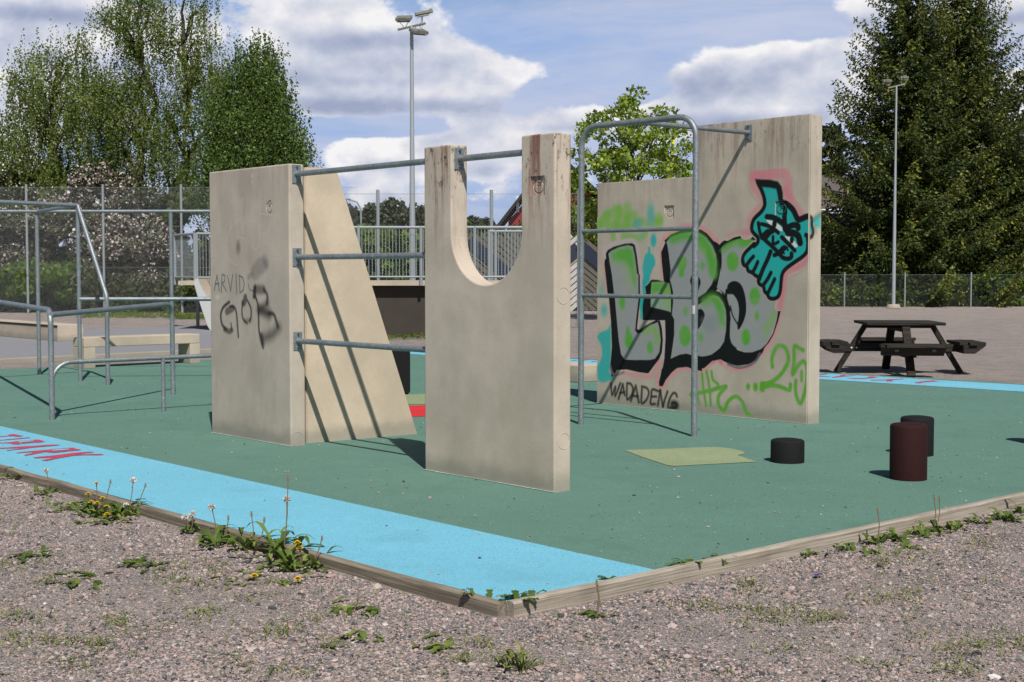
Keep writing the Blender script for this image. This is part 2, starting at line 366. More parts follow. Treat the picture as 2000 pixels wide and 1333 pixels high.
M = dict(
 galv=galv(), galv_far=simple('galvanised_far', (.27, .30, .32), .6, .2, .1, 3.0),
 conc_far=concrete('pale_concrete', (.48, .41, .325), .5, streak=.4, seed=5),
 pad=rubber_pad('green_rubber', (.112, .222, .178), .5, .8),
 blue=rubber_pad('blue_rubber', (.175, .49, .64), 1.0, .25),
 yell=rubber_pad('olive_yellow_rubber', (.275, .325, .185), .4, .1, worn=(.25, (.13, .2, .12))),
 red=rubber_pad('red_rubber', (.60, .03, .035), .2, .1),
 redl=simple('red_line_paint', (.42, .045, .10), .8, 0, .25, 30),
 gravel=gravel_mat('gravel', 1.15, (.99, .98, .94)), 
 asphalt=simple('asphalt', (.215, .215, .235), .9, 0, .14, 6, .003),
 wood=None, darkwood=None,
 black=simple('black_rubber', (.0085, .0085, .0095), .8, 0, .6, 70, .004, .22), maroon=simple('maroon_rubber', (.024, .0055, .0055), .8, 0, .5, 70, .004, .22),
 birch=leafmat('birch_leaves', (.085, .135, .024), (.20, .255, .058), (.36, .40, .15), .42),
 birchb=leafmat('bright_birch_leaves', (.050, .10, .018), (.115, .185, .038), (.26, .34, .10), .35),
 maple=leafmat('maple_leaves', (.13, .20, .022), (.28, .38, .05), (.44, .52, .12), .4),
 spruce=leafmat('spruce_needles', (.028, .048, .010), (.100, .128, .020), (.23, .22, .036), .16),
 pine=leafmat('pine_needles', (.018, .032, .014), (.045, .065, .025), (.08, .085, .03), .08),
 bush=leafmat('bush_leaves', (.045, .075, .014), (.105, .145, .03), (.17, .22, .05), .25),
 hedge=leafmat('hedge_leaves', (.055, .11, .012), (.13, .215, .028), (.22, .31, .06), .3),
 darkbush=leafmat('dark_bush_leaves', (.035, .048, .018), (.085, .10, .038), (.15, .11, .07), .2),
 blossom=leafmat('blossom_petals', (.50, .38, .38), (.72, .62, .62), (.86, .82, .81), .3),
 farwood=leafmat('distant_leaves', (.03, .042, .022), (.065, .078, .036), (.10, .10, .05), .1),
 redbush=leafmat('copper_leaves', (.08, .03, .015), (.13, .06, .02), (.12, .12, .03), .2),
 trunkb=bark('birch_bark', (.10, .09, .08), (.30, .28, .25)), trunkd=bark('dark_bark', (.035, .028, .022), (.08, .065, .05)),
 weed=leafmat('weed_leaves', (.055, .10, .016), (.14, .20, .035), (.28, .32, .08), .3),
 grassm=leafmat('grass_blades', (.10, .13, .03), (.22, .25, .07), (.36, .34, .14), .3),
 yellow=simple('dandelion_yellow', (.80, .56, .01), .6, 0, .1, 40), fluff=simple('seed_fluff', (.62, .60, .56), .9), stem=simple('plant_stem', (.20, .15, .08), .7),
 pole=simple('pole_zinc', (.36, .40, .43), .5, .3, .08, 2.0), bolt=simple('bolt_steel', (.18, .19, .2), .4, .8), lampgrey=simple('lamp_housing', (.20, .21, .18), .5, .2), glass=simple('lamp_glass', (.50, .52, .48), .25),
 bluew=simple('blue_painted_wood', (.005, .013, .036), .6), slat=simple('weathered_slats', (.46, .44, .42), .85, 0, .2, 4), slatd=simple('darker_slats', (.105, .098, .085), .9, 0, .25, 4),  # slatd: darker wood tone for the two outer slat panels
 redhouse=simple('red_timber_wall', (.22, .018, .02), .8, 0, .15, 3), roofd=simple('dark_roof', (.014, .013, .014), .8), rooft=simple('grey_roof_tiles', (.10, .082, .075), .85),
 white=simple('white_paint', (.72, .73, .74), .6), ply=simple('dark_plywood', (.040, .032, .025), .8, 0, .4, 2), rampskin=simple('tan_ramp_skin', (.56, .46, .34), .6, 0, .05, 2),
 rampside=simple('grey_ramp_side', (.46, .47, .47), .6, 0, .06, 2), wallgrey=simple('grey_house_wall', (.12, .13, .15), .8),
 wire=simple('fence_wire', (.20, .22, .22), .5, .3),
)
def woodmat(name, c1, c2, gs=26.0, dirt=.4):
    m_, t = mat(name); co = coord(t)
    v = t.scale(co, (1.0, 22, 22)); n = t.noise(v, 1.6, 6, .65, dist=.6); n2 = t.noise(t.scale(co, (.6, 60, 60)), 2.0, 3, .6)
    c = t.mix(t.step(n, .3, .7), c1, c2); c = t.mix(t.m('MULTIPLY', t.step(n2, .55, .68), .6), c, tuple(v * .45 for v in c1))
    c = t.mix(t.m('MULTIPLY', t.step(t.noise(co, 3, 4), .5, .75), dirt), c, tuple(v * .55 for v in c1))
    return finish(m_, t, c, .85, t.bump(t.m('ADD', n, n2), .7, .006), spec=.25)
M['wood'] = woodmat('weathered_timber', (.25, .215, .17), (.42, .375, .31))
M['wood_dark'] = woodmat('brown_weathered_timber', (.15, .125, .095), (.30, .26, .20))
M['darkwood'] = woodmat('black_stained_timber', (.010, .008, .0065), (.046, .038, .031), dirt=.3)
m_, t = mat('stone'); at = t.node('ShaderNodeAttribute', attribute_name='vary').outputs['Fac']
c = t.ramp(at, [(0, (.050, .052, .056)), (.20, (.15, .15, .16)), (.36, (.25, .235, .23)), (.50, (.36, .255, .23)), (.78, (.47, .36, .327)), (.98, (.50, .43, .40)), (1, (.68, .65, .62))])
c = t.mix(t.noise(coord(t), 90, 4, .7), t.mix(1.0, c, (.7, .7, .7), 'MULTIPLY'), c)
M['stone'] = finish(m_, t, c, .85, spec=.25)

# ------------------------------------------------------------------ setting: ground, pad, road
YAW = 2.2946
U3 = np.array([math.cos(YAW), math.sin(YAW), 0]); V3 = np.array([U3[1], -U3[0], 0]); RZ = math.atan2(-U3[1], -U3[0])
def T(a, u, v, z=0.0): return np.asarray(a, float) + U3 * u + V3 * v + np.array([0, 0, z])
K0 = np.array([-.0283, 6.3629, 0])
far_a, far_b = G(1600, 727), G(2000, 750); fd = (far_b - far_a) / np.linalg.norm(far_b - far_a)
def far_at(sv): return far_a + fd * sv                                 # points on the far edge of the pad
L1 = G(0, 722)
def isect(p, d, q, e):
    A = np.array([[d[0], -e[0]], [d[1], -e[1]]]); s_ = np.linalg.solve(A, (q - p)[:2]); return p + d * s_[0]
cornerL = isect(L1, V3, K0, U3); cornerF = isect(L1, V3, far_a, fd); cornerR = isect(K0, V3, far_a, fd)

gs = 60
xs = np.concatenate([np.linspace(-400, -14, 14), np.linspace(-12, 12, 97), np.linspace(14, 400, 14)]); ys = np.concatenate([[-60, -20, -5], np.linspace(0, 14, 71), np.linspace(15, 90, 26), np.linspace(100, 420, 12)])
X, Y = np.meshgrid(xs, ys); Z = np.full_like(X, GR)
for i in range(X.shape[0]):
    for j in range(X.shape[1]):
        x, y = X[i, j], Y[i, j]
        if y < 60: Z[i, j] += .012 * mnoise.noise(Vector((x * .9, y * .9, 0))) + .006 * mnoise.noise(Vector((x * 2.9, y * 2.9, 4)))
        if 20 < y < 70 : Z[i, j] -= .02
ny, nx = X.shape; idx = np.arange(ny * nx).reshape(ny, nx)
F = np.stack([idx[:-1, :-1].ravel(), idx[:-1, 1:].ravel(), idx[1:, 1:].ravel(), idx[1:, :-1].ravel()], 1)
gv = np.stack([X.ravel(), Y.ravel(), Z.ravel()], 1)
tag(mesh_np('gravel_ground', gv, F, M['gravel'], smooth=True), kind='structure')

def inset(p): return p
blue_w = 1.08
padpts = [K0, cornerR, cornerF, cornerL]
def slab(name, pts, z0, z1, m_):
    n = len(pts); V = [(p[0], p[1], z1) for p in pts] + [(p[0], p[1], z0) for p in pts]
    F = [tuple(range(n)), tuple(range(2 * n - 1, n - 1, -1))] + [(i, i + n, (i + 1) % n + n, (i + 1) % n) for i in range(n)]
    return mesh_np(name, V, F, m_)
tag(slab('rubber_pad', padpts, -.09, 0.0, M['pad']), kind='structure')
tag(flat_poly('blue_strip', [K0 + U3 * .0 + V3 * .0, K0 + V3 * 1.055, isect(K0 + V3 * blue_w, U3, L1, V3), cornerL], .004, M['blue']), kind='structure')
fn = np.array([-fd[1], fd[0], 0]);  fn = fn if fn @ U3 > 0 or fn[1] > 0 else -fn
fo = .35; fw = 1.15
def faroff(p, o): return p - fn * o
tag(flat_poly('blue_strip', [faroff(cornerF, .30) + fd * .3, faroff(cornerR, .22), faroff(cornerR, 1.30), faroff(cornerF, 1.30) + fd * .3], .004, M['blue']), kind='structure')
def px_poly(name, pts, z, m_): return tag(flat_poly(name, [G(*p) for p in pts], z, m_), kind='structure')
def crop(ox, oy, sc, pts): return [(ox + x / sc, oy + y / sc) for x, y in pts]
px_poly('pad_marking', crop(1140, 760, 5.5556, [(440, 668), (650, 662), (900, 655), (1200, 640), (1400, 635), (1520, 642), (1620, 655), (1700, 672), (1742, 690), (1735, 708), (1670, 725), (1780, 762), (1880, 795), (1300, 825), (980, 842), (900, 830), (640, 745)]), .004, M['yell'])
px_poly('pad_marking', [(745, 773), (880, 769), (880, 789), (745, 792)], .004, M['yell'])
px_poly('pad_marking', [(750, 795), (880, 791), (880, 813), (750, 816)], .004, M['red'])
# red lettering on the blue strips: PARK written along the near strip
kn = lambda pts: crop(0, 820, 9.09, pts)
strokes = [  # closed glyph outlines as seen
 [(-60, 330), (-60, 316), (145, 298), (150, 280), (240, 268), (300, 280), (350, 292), (420, 302), (330, 316), (290, 314), (240, 304), (150, 306), (0, 321)],
 [(-60, 388), (-60, 378), (0, 374), (250, 352), (450, 333), (500, 326), (545, 335), (440, 346), (250, 364), (0, 383)],
 [(-60, 437), (-60, 421), (0, 424), (170, 415), (300, 396), (460, 384), (590, 374), (650, 366), (720, 372), (760, 392), (805, 406), (720, 418), (560, 424), (400, 440), (340, 452), (230, 450), (190, 434), (90, 430)],
 [(-60, 530), (-60, 513), (150, 508), (340, 492), (440, 486), (560, 482), (820, 462), (1000, 455), (1080, 463), (960, 478), (800, 492), (560, 512), (380, 540), (250, 550), (140, 567), (115, 558), (250, 540), (330, 532), (350, 520), (150, 524)],
 [(285, 602), (420, 585), (600, 568), (760, 556), (900, 543), (1080, 527), (1240, 513), (1310, 513), (1340, 528), (1450, 550), (1380, 562), (1250, 572), (1100, 590), (960, 603), (880, 598), (800, 588), (680, 612), (560, 636), (450, 655), (425, 640), (560, 610), (600, 590), (420, 600), (310, 612)],
 [(585, 686), (700, 672), (900, 655), (1100, 632), (1300, 605), (1450, 592), (1610, 583), (1670, 596), (1500, 612), (1330, 634), (1500, 628), (1780, 622), (1850, 638), (1750, 646), (1500, 645), (1300, 656), (1130, 684), (960, 716), (830, 748), (730, 735), (880, 705), (1000, 675), (850, 690), (640, 700)]]
holes = [None, None, [(310, 418), (360, 408), (500, 395), (590, 396), (600, 408), (480, 416), (350, 432)], None, [(920, 566), (1000, 553), (1150, 543), (1220, 540), (1245, 552), (1130, 566), (940, 578)], None]
for gpts in strokes: px_poly('painted_letter', kn(gpts), .008, M['redl'])
for hp in holes:
    if hp: px_poly('painted_letter_counter', kn(hp), .012, M['blue'])
kf = lambda pts: crop(1590, 715, 7.692, pts)
for gpts in [[(80, 130), (180, 120), (210, 128), (150, 137), (80, 145)], [(260, 175), (380, 158), (400, 143), (460, 142), (480, 152), (640, 152), (480, 165), (400, 172), (300, 184)], [(480, 185), (600, 192), (740, 190), (830, 181), (800, 172), (860, 165), (960, 178), (880, 190), (740, 202), (600, 203)],
             [(840, 216), (1080, 214), (1110, 207), (1180, 208), (1300, 198), (1370, 203), (1200, 216), (1170, 238), (1090, 238), (1080, 224), (860, 225)], [(1500, 258), (1620, 240), (1780, 225), (1890, 234), (1760, 246), (1660, 252), (1580, 268)], [(80, 162), (240, 165), (240, 172), (80, 170)]]:
    px_poly('painted_letter', kf(gpts), .008, M['redl'])
for gpts in [[(170, 505), (300, 492), (300, 500), (180, 512)], [(440, 490), (520, 478), (580, 480), (560, 490), (460, 500)], [(600, 525), (720, 515), (725, 525), (640, 535)]]:
    px_poly('painted_letter', crop(1100, 660, 11.11, gpts), .008, M['redl'])

# road and edging strip beyond the pad on the left
ra = G(0, 706, GR + .01); rb = G(411, 686, GR + .01); rdir = (rb - ra) / np.linalg.norm(rb - ra)
r0 = ra - rdir * 14; r1 = rb + rdir * 3.0
fa = G(156, 645, GR); fb = G(411, 637, GR)
tag(flat_poly('asphalt_road', [r0, r1, r1 + (fb - rb) * 1.0, fb, fa, fa + (fa - fb) * 3.0 + np.array([0, -1.5, 0])], GR + .02, M['asphalt']), kind='structure')
kb = MB(); kb.beam(r0 - np.array([0, 0.0, 0]), r1, .22, .09); o = kb.build('road_kerb', M['conc_far'], bevel=.01); tag(o, kind='structure')

# timber edging boards, each its own length
def board(name, a, b, outward, label, m_, drop=0.0, top=.012, th=.052, hgt=.14):
    L = np.linalg.norm(b - a); rz = math.atan2((b - a)[1], (b - a)[0]); e = empty(name, tuple(a), rz)
    sgn = 1 if (np.cross((b - a), outward)[2] > 0) else -1
    n = max(4, int(L / .12)); V = []; F = []
    for i in range(n + 1):
        x = L * i / n; wob = .004 * mnoise.noise(Vector((x * 1.3 + a[0] * 3, 1, 0))); wz = .005 * mnoise.noise(Vector((x * 2.1 + a[1] * 5, 7, 0))) - drop * i / n
        y0 = 0.0; y1 = sgn * (th + wob)
        ch = .010 + .006 * mnoise.noise(Vector((x * 5, a[0], 3)))
        ring = [(y0, top - hgt), (y0, top + wz - .004), (sgn * .006, top + wz), (y1 - sgn * ch, top + wz), (y1, top + wz - ch), (y1, top - hgt)]
        V += [(x, yy, zz) for yy, zz in ring]
    for i in range(n):
        for k in range(6): F.append((i * 6 + k, i * 6 + (k + 1) % 6, (i + 1) * 6 + (k + 1) % 6, (i + 1) * 6 + k))
    F += [tuple(range(6)), tuple(n * 6 + k for k in range(6))[::-1]]
    o = mesh_np('board', V, F, m_, e); bm = bmesh.new(); bm.from_mesh(o.data); bmesh.ops.recalc_face_normals(bm, faces=bm.faces[:]); bm.to_mesh(o.data); bm.free()
    tag(e, label, 'edging board', 'timber boards edging the rubber pad'); return e
sL = [0.0, 1.62, 4.35, 9.5, 17.0]
labs = ['short brown edging timber ending at the near corner of the pad', 'weathered edging timber with dandelions along the middle of the blue strip', 'edging timber behind the big clump of yellow dandelions beside red lettering', 'edging timber far left beyond the lettering on blue strip']
for i in range(4): board('edging_timber', K0 + U3 * (sL[i] + (.004 if i else -.0)), K0 + U3 * sL[i + 1], -V3, labs[i], M['wood_dark'], drop=.006, top=.012 - .004 * (i % 2))
board('edging_timber', K0 - U3 * .004, K0 + V3 * 6.2, -U3, 'long pale edging timber running right from the near corner', M['wood'], top=.018)
board('edging_timber', K0 + V3 * 6.204, K0 + V3 * 13.4, -U3, 'pale edging timber continuing out of the frame at the right', M['wood'], top=.015)

# ------------------------------------------------------------------ concrete walls
def wroot(name, P, label, cat, group=None): return tag(empty(name, (P[0], P[1], 0), RZ), label, cat, group)
def wall_loc(P, px, py):                      # photo pixel -> (x,z) on the wall's front plane through P
    d = ray(px, py); q = C0 + d * (np.dot(P - C0, V3) / np.dot(d, V3)); return ((q - P) @ (-U3), q[2])
def end_loc(P, x, px, py):                    # on an end plane: returns (y,z)
    P2 = P - U3 * x; d = ray(px, py); q = C0 + d * (np.dot(P2 - C0, U3) / np.dot(d, U3)); return ((q - P2) @ V3, q[2])
def boolcut(o, cutters):
    for cpos, csz in cutters:
        b = MB(); b.box(cpos, csz); cb = b.build('cutter', None); cb.parent = o.parent
        md = o.modifiers.new('b', 'BOOLEAN'); md.operation = 'DIFFERENCE'; md.solver = 'EXACT'; md.object = cb
        dg = bpy.context.evaluated_depsgraph_get(); dg.update(); me = bpy.data.meshes.new_from_object(o.evaluated_get(dg))
        o.modifiers.clear(); old = o.data; o.data = me; bpy.data.meshes.remove(old)
        bpy.data.objects.remove(cb, do_unlink=True)
def emblem_mb(cx, cz, w, h, y, r):
    b = MB(); rx, rz = w * .36, h * .34; pts = []
    for k in range(34):
        a = R(118 + k * 9.2); pts.append((cx + rx * math.cos(a), y, cz - h * .03 + rz * math.sin(a)))
    b.tube([(cx + w * .22, y, cz + h * .40), (cx - w * .02, y, cz + h * .37)] + pts, r, 6)
    b2 = MB(); b2.tube([(cx - w * .12, y, cz + h * .17), (cx + w * .05, y, cz + h * .13), (cx + w * .22, y, cz + h * .15)], r, 6)
    b3 = MB(); b3.tube([(cx - w * .06, y, cz - h * .12), (cx - w * .06, y, cz + h * .03), (cx + w * .16, y, cz + h * .03)], r, 6)
    return [b, b2, b3]
def groove(o, cx, cz, w, h, y=.006, r=.006):
    """cut the round mark into the panel"""
    for b in emblem_mb(cx, cz, w, h, y, r):
        cb = b.build('cutter', None); cb.parent = o.parent
        md = o.modifiers.new('b', 'BOOLEAN'); md.operation = 'DIFFERENCE'; md.solver = 'EXACT'; md.object = cb
        dg = bpy.context.evaluated_depsgraph_get(); dg.update(); me = bpy.data.meshes.new_from_object(o.evaluated_get(dg))
        o.modifiers.clear()
        if len(me.polygons) > 20: old = o.data; o.data = me; bpy.data.meshes.remove(old)
        bpy.data.objects.remove(cb, do_unlink=True)
def logo(parent, cx, cz, w, h, m_, y=.006, r=.0045):
    b = MB()
    for q_ in emblem_mb(cx, cz, w, h, y, r):
        V = np.concatenate(q_.v); b.add(V, q_.f)
    return b.build('cast_emblem', m_, parent, smooth=True)
def plug(parent, x, y, z, r, m_, axis='x'):
    b = MB(); pts = [(x + .001, y + r * math.cos(a), z + r * math.sin(a)) for a in np.linspace(0, 2 * math.pi, 25)]
    b.tube(pts, .0018, 5, cap=False); return b.build('filled_lifting_hole', m_, parent, smooth=True)

# --- U shaped wall
UL = np.array([-.6835, 10.7215, 0]); H = 2.52; TU = .161; LU = 1.4808
m_u = concrete('u_wall_concrete', (.545, .468, .385), 2.52, red=.9, streak=.5, dark=.9, seed=1, green=.25)
u = wroot('u_shaped_wall', UL, 'grey concrete wall with deep U shaped opening, nearest of the walls', 'climbing wall')
xa = wall_loc(UL, 881, 400)[0]; xb = wall_loc(UL, 1018, 400)[0]; rr = (xb - xa) / 2; zb = wall_loc(UL, 949, 557)[1]; zc = zb + rr
arc = [((xa + xb) / 2 + rr * math.cos(a), zc + rr * math.sin(a)) for a in np.linspace(0, -math.pi, 41)]
ol = [(0, 0), (LU, 0), (LU, H + .005), (xb, H + .005)] + arc + [(xa, H), (0, H)]
V, F = prism(ol, 0, TU); o = mesh_np('concrete_panel', V, F, m_u, u); 
bm = bmesh.new(); bm.from_mesh(o.data); bmesh.ops.recalc_face_normals(bm, faces=bm.faces[:])
es = [e for e in bm.edges if len(e.link_faces) == 2 and e.calc_face_angle(0) > R(60) and max(v.co.z for v in e.verts) > .01]
bmesh.ops.bevel(bm, geom=es, offset=.011, segments=2, affect='EDGES', profile=.5, clamp_overlap=True); bm.to_mesh(o.data); bm.free()
a0 = wall_loc(UL, 1036, 345); a1 = wall_loc(UL, 1064, 382); cx, cz, w_, h_ = (a0[0] + a1[0]) / 2, (a0[1] + a1[1]) / 2, a1[0] - a0[0], a0[1] - a1[1]
boolcut(o, [((cx, 0, cz), (w_, .024, h_))]); groove(o, cx, cz, w_, h_, .011, .0085)
for (px, py) in ((1100, 578), (1101, 862)):
    yy, zz = end_loc(UL, LU, px, py); plug(u, LU, yy, zz, .058, m_u)

# --- left wall (end of the row) and tapered wall behind it
LR = UL + U3 * 1.9434; TL = .155; LL = 1.415
m_l = concrete('left_wall_concrete', (.505, .44, .368), 2.5, red=.12, streak=.9, seed=2)
lw = wroot('narrow_wall', LR + U3 * LL, 'grey concrete wall with ARVID and black GOB sprayed on its front', 'climbing wall')
PL0 = LR + U3 * LL
V, F = prism([(0, 0), (LL, 0), (LL, 2.51), (0, 2.51)], 0, TL); o = mesh_np('concrete_panel', V, F, m_l, lw)
bm = bmesh.new(); bm.from_mesh(o.data); bmesh.ops.recalc_face_normals(bm, faces=bm.faces[:])
es = [e for e in bm.edges if max(v.co.z for v in e.verts) > .01]
bmesh.ops.bevel(bm, geom=es, offset=.012, segments=2, affect='EDGES', profile=.5, clamp_overlap=True); bm.to_mesh(o.data); bm.free()
a0 = wall_loc(PL0, 518, 390); a1 = wall_loc(PL0, 534, 419); cx, cz, w_, h_ = (a0[0] + a1[0]) / 2, (a0[1] + a1[1]) / 2, a1[0] - a0[0], a0[1] - a1[1]
groove(o, cx, cz, w_, h_, .0, .008)
LOGO_L = (cx, cz)
yy, zz = end_loc(PL0, LL, 580, 858); plug(lw, LL, yy, zz, .062, m_l)

ws = G(597.5, 866.5); we = G(815, 848); wd = (we - ws); WLn = np.linalg.norm(wd); wrz = math.atan2(wd[1], wd[0])
m_w = concrete('tapered_wall_concrete', (.57, .475, .36), 2.5, streak=.15, seed=3)
wt = tag(empty('tapered_wall', tuple(ws + np.array([.003, 0, 0])), wrz), 'sandy concrete wall tapering towards its top, crossed by bar shadows', 'climbing wall')
# top end: where ray of (657,326) meets the vertical plane of this face
nrm = np.array([-math.sin(wrz), math.cos(wrz), 0]); d = ray(657, 327); q = C0 + d * (np.dot(ws - C0, nrm) / np.dot(d, nrm)); xt = (q - ws) @ (wd / WLn)
V, F = prism([(0.004, 0), (WLn, 0), (xt, 2.495), (0.004, 2.495)], 0, .16); o = mesh_np('concrete_panel', V, F, m_w, wt)
bm = bmesh.new(); bm.from_mesh(o.data); bmesh.ops.recalc_face_normals(bm, faces=bm.faces[:])
bmesh.ops.bevel(bm, geom=[e for e in bm.edges if max(v.co.z for v in e.verts) > .01], offset=.008, segments=2, affect='EDGES', clamp_overlap=True); bm.to_mesh(o.data); bm.free()

# --- graffiti wall
GP = np.array([3.015, 13.9653, 0]); LG = 3.0398; TG = .208; GL = GP + U3 * LG
m_g = concrete('mural_wall_concrete', (.515, .452, .375), 3.15, red=.5, streak=.5, dark=.35, seed=4)
m_gp = concrete('mural_wall_painted', (.515, .452, .375), 3.15, red=.5, streak=.5, dark=.35, seed=4, paint=True)
m_lp = concrete('left_wall_painted', (.505, .44, .368), 2.5, red=.12, streak=.9, seed=2, paint=True)
g = wroot('mural_wall', GL, 'tall stepped concrete wall covered by LBO graffiti and teal creature', 'climbing wall')
xs_ = LG - 1.545
V, F = prism([(0, 0), (LG, 0), (LG, 3.151), (xs_, 3.151), (xs_, 2.599), (0, 2.599)], 0, TG); gpan = mesh_np('concrete_panel', V, F, m_g, g)
bm = bmesh.new(); bm.from_mesh(gpan.data); bmesh.ops.recalc_face_normals(bm, faces=bm.faces[:])
bmesh.ops.bevel(bm, geom=[e for e in bm.edges if e.calc_face_angle(0) > R(30) and max(v.co.z for v in e.verts) > .01], offset=.011, segments=2, affect='EDGES', clamp_overlap=True); bm.to_mesh(gpan.data); bm.free()
cuts = []; LG_ = []
for (p0, p1) in (((1297, 402), (1316.5, 427)), ((1514, 393.5), (1537.5, 420))):
    a0 = wall_loc(GL, *p0); a1 = wall_loc(GL, *p1); cx, cz, w_, h_ = (a0[0] + a1[0]) / 2, (a0[1] + a1[1]) / 2, a1[0] - a0[0], a0[1] - a1[1]
    cuts.append(((cx, 0, cz), (w_, .024, h_))); LG_.append((cx, cz, w_, h_))
boolcut(gpan, cuts)
groove(gpan, *LG_[0], .010, .009)
logo(g, *LG_[1], simple('painted_emblem', (.012, .10, .10), .6), .009)

# ------------------------------------------------------------------ paint raster (pigment stored per vertex on a fine sheet)
def catmull(P, n=8):
    P = np.asarray(P, float)
    if len(P) < 3: return P
    Q = np.vstack([2 * P[0] - P[1], P, 2 * P[-1] - P[-2]]); out = []
    for i in range(1, len(Q) - 2):
        p0, p1, p2, p3 = Q[i - 1:i + 3]
        for k in range(n):
            t_ = k / n; out.append(.5 * ((2 * p1) + (-p0 + p2) * t_ + (2 * p0 - 5 * p1 + 4 * p2 - p3) * t_ ** 2 + (-p0 + 3 * p1 - 3 * p2 + p3) * t_ ** 3))
    out.append(Q[-2]); return np.array(out)
class Sheet:
    def __init__(s, P, x0, x1, z0, z1, step, toloc):
        s.P = P; s.toloc = toloc; s.xs = np.arange(x0, x1 + step * .5, step); s.zs = np.arange(z0, z1 + step * .5, step)
        s.xs[-1] = min(s.xs[-1], x1); s.zs[-1] = min(s.zs[-1], z1)
        s.X, s.Z = np.meshgrid(s.xs, s.zs); s.A = np.zeros(s.X.shape); s.RGB = np.zeros(s.X.shape + (3,)); s.rs = np.random.RandomState(3)
    def loc(s, pts): return np.array([s.toloc(px, py) for px, py in pts])
    def over(s, sl_, a, col):
        A0 = s.A[sl_]; na = a + A0 * (1 - a); w = np.where(na > 1e-6, a / np.maximum(na, 1e-6), 0)[..., None]
        s.RGB[sl_] = s.RGB[sl_] * (1 - w) + np.array(col) * w; s.A[sl_] = na
    def win(s, P, pad):
        x0, z0 = P.min(0) - pad; x1, z1 = P.max(0) + pad
        return (slice(max(0, np.searchsorted(s.zs, z0)), np.searchsorted(s.zs, z1)), slice(max(0, np.searchsorted(s.xs, x0)), np.searchsorted(s.xs, x1)))
    @staticmethod
    def segd(X, Z, P):
        d = np.full(X.shape, 9.0)
        for a, b in zip(P[:-1], P[1:]):
            ab = b - a; L2 = max(ab @ ab, 1e-12); tt = np.clip(((X - a[0]) * ab[0] + (Z - a[1]) * ab[1]) / L2, 0, 1)
            d = np.minimum(d, np.hypot(X - a[0] - tt * ab[0], Z - a[1] - tt * ab[1]))
        return d
    def stroke(s, pts, w, col, soft=.006, alpha=1.0, smooth=True):
        P = s.loc(pts); P = catmull(P, 6) if smooth else P
        sl_ = s.win(P, w / 2 + soft + .02); X, Z = s.X[sl_], s.Z[sl_]
        if X.size == 0: return
        d = s.segd(X, Z, P); a = np.clip((w / 2 + soft - d) / (2 * soft), 0, 1); a = a * a * (3 - 2 * a) * alpha
        s.over(sl_, a, col)
    def fill(s, pts, col, soft=.004, alpha=1.0, smooth=False, amod=None):
        P = s.loc(pts); P = np.vstack([P, P[:1]]); P = catmull(P, 5) if smooth else P
        sl_ = s.win(P, soft + .02); X, Z = s.X[sl_], s.Z[sl_]; ins = np.zeros(X.shape, bool)
        for (ax, az), (bx, bz) in zip(P[:-1], P[1:]):
            if az == bz: continue
            cnd = ((az > Z) != (bz > Z)) & (X < (bx - ax) * (Z - az) / (bz - az) + ax); ins ^= cnd
        d = s.segd(X, Z, P); d = np.where(ins, d, -d); a = np.clip((d + soft) / (2 * soft), 0, 1); a = a * a * (3 - 2 * a) * alpha
        if amod is not None: a = a * amod(X, Z)
        s.over(sl_, a, col)
    def dot(s, p, rx, rz, col, soft=.012, alpha=1.0):       # radii in metres
        c_ = s.loc([p])[0]; sl_ = s.win(np.array([c_]), max(rx, rz) + soft + .02); X, Z = s.X[sl_], s.Z[sl_]
        d = (np.hypot((X - c_[0]) / rx, (Z - c_[1]) / rz) - 1) * min(rx, rz); a = np.clip((soft - d) / (2 * soft), 0, 1); s.over(sl_, a * a * (3 - 2 * a) * alpha, col)
    def build(s, name, m_, parent, y=-.002, label=None, thr=.012, hole=None, end=False, only=False):
        ny, nx = s.X.shape; idx = np.arange(ny * nx).reshape(ny, nx)
        keep = (s.A[:-1, :-1] > thr) | (s.A[1:, :-1] > thr) | (s.A[:-1, 1:] > thr) | (s.A[1:, 1:] > thr)
        if hole is not None:
            hx = (s.X[:-1, :-1] > hole[0] - hole[2] / 2 - .002) & (s.X[:-1, 1:] < hole[0] + hole[2] / 2 + .002) & (s.Z[:-1, :-1] > hole[1] - hole[3] / 2 - .002) & (s.Z[1:, :-1] < hole[1] + hole[3] / 2 + .002); keep &= (hx if only else ~hx)
        F = np.stack([idx[:-1, :-1][keep], idx[:-1, 1:][keep], idx[1:, 1:][keep], idx[1:, :-1][keep]], 1)
        used = np.unique(F); rm = np.full(ny * nx, -1); rm[used] = np.arange(len(used)); F = rm[F]
        X, Z = s.X.ravel()[used], s.Z.ravel()[used]
        V = np.stack([np.full_like(X, y), X, Z], 1) if end else np.stack([X, np.full_like(X, y), Z], 1)
        s.RGB[s.A < .015] = (.47, .40, .32)
        col = np.concatenate([s.RGB.reshape(-1, 3)[used], s.A.ravel()[used][:, None]], 1)
        o = mesh_np(name, V, F, m_, parent, attrs={'paint': col})
        if label: o['label'] = label
        return o
gl = lambda px, py: wall_loc(GL, px, py)
BLK = (.0065, .0075, .0075); SIL = (.30, .32, .325); GRN = (.085, .36, .03); YGR = (.19, .42, .05); TEAL = (.02, .40, .38); PNK = (.66, .28, .30); LIL = (.52, .42, .46); WHT = (.72, .75, .75)
c4 = lambda p: crop(1160, 380, 6.6625, p); c5 = lambda p: crop(1160, 540, 5.128, p); c6 = lambda p: crop(1280, 430, 4.94, p)
c7 = lambda p: crop(1420, 320, 8.333, p); c8 = lambda p: crop(1420, 440, 8.333, p); c9 = lambda p: crop(1360, 600, 5.554, p)
S = Sheet(GL, 0.002, LG - .012, .02, 2.45, .0072, gl)
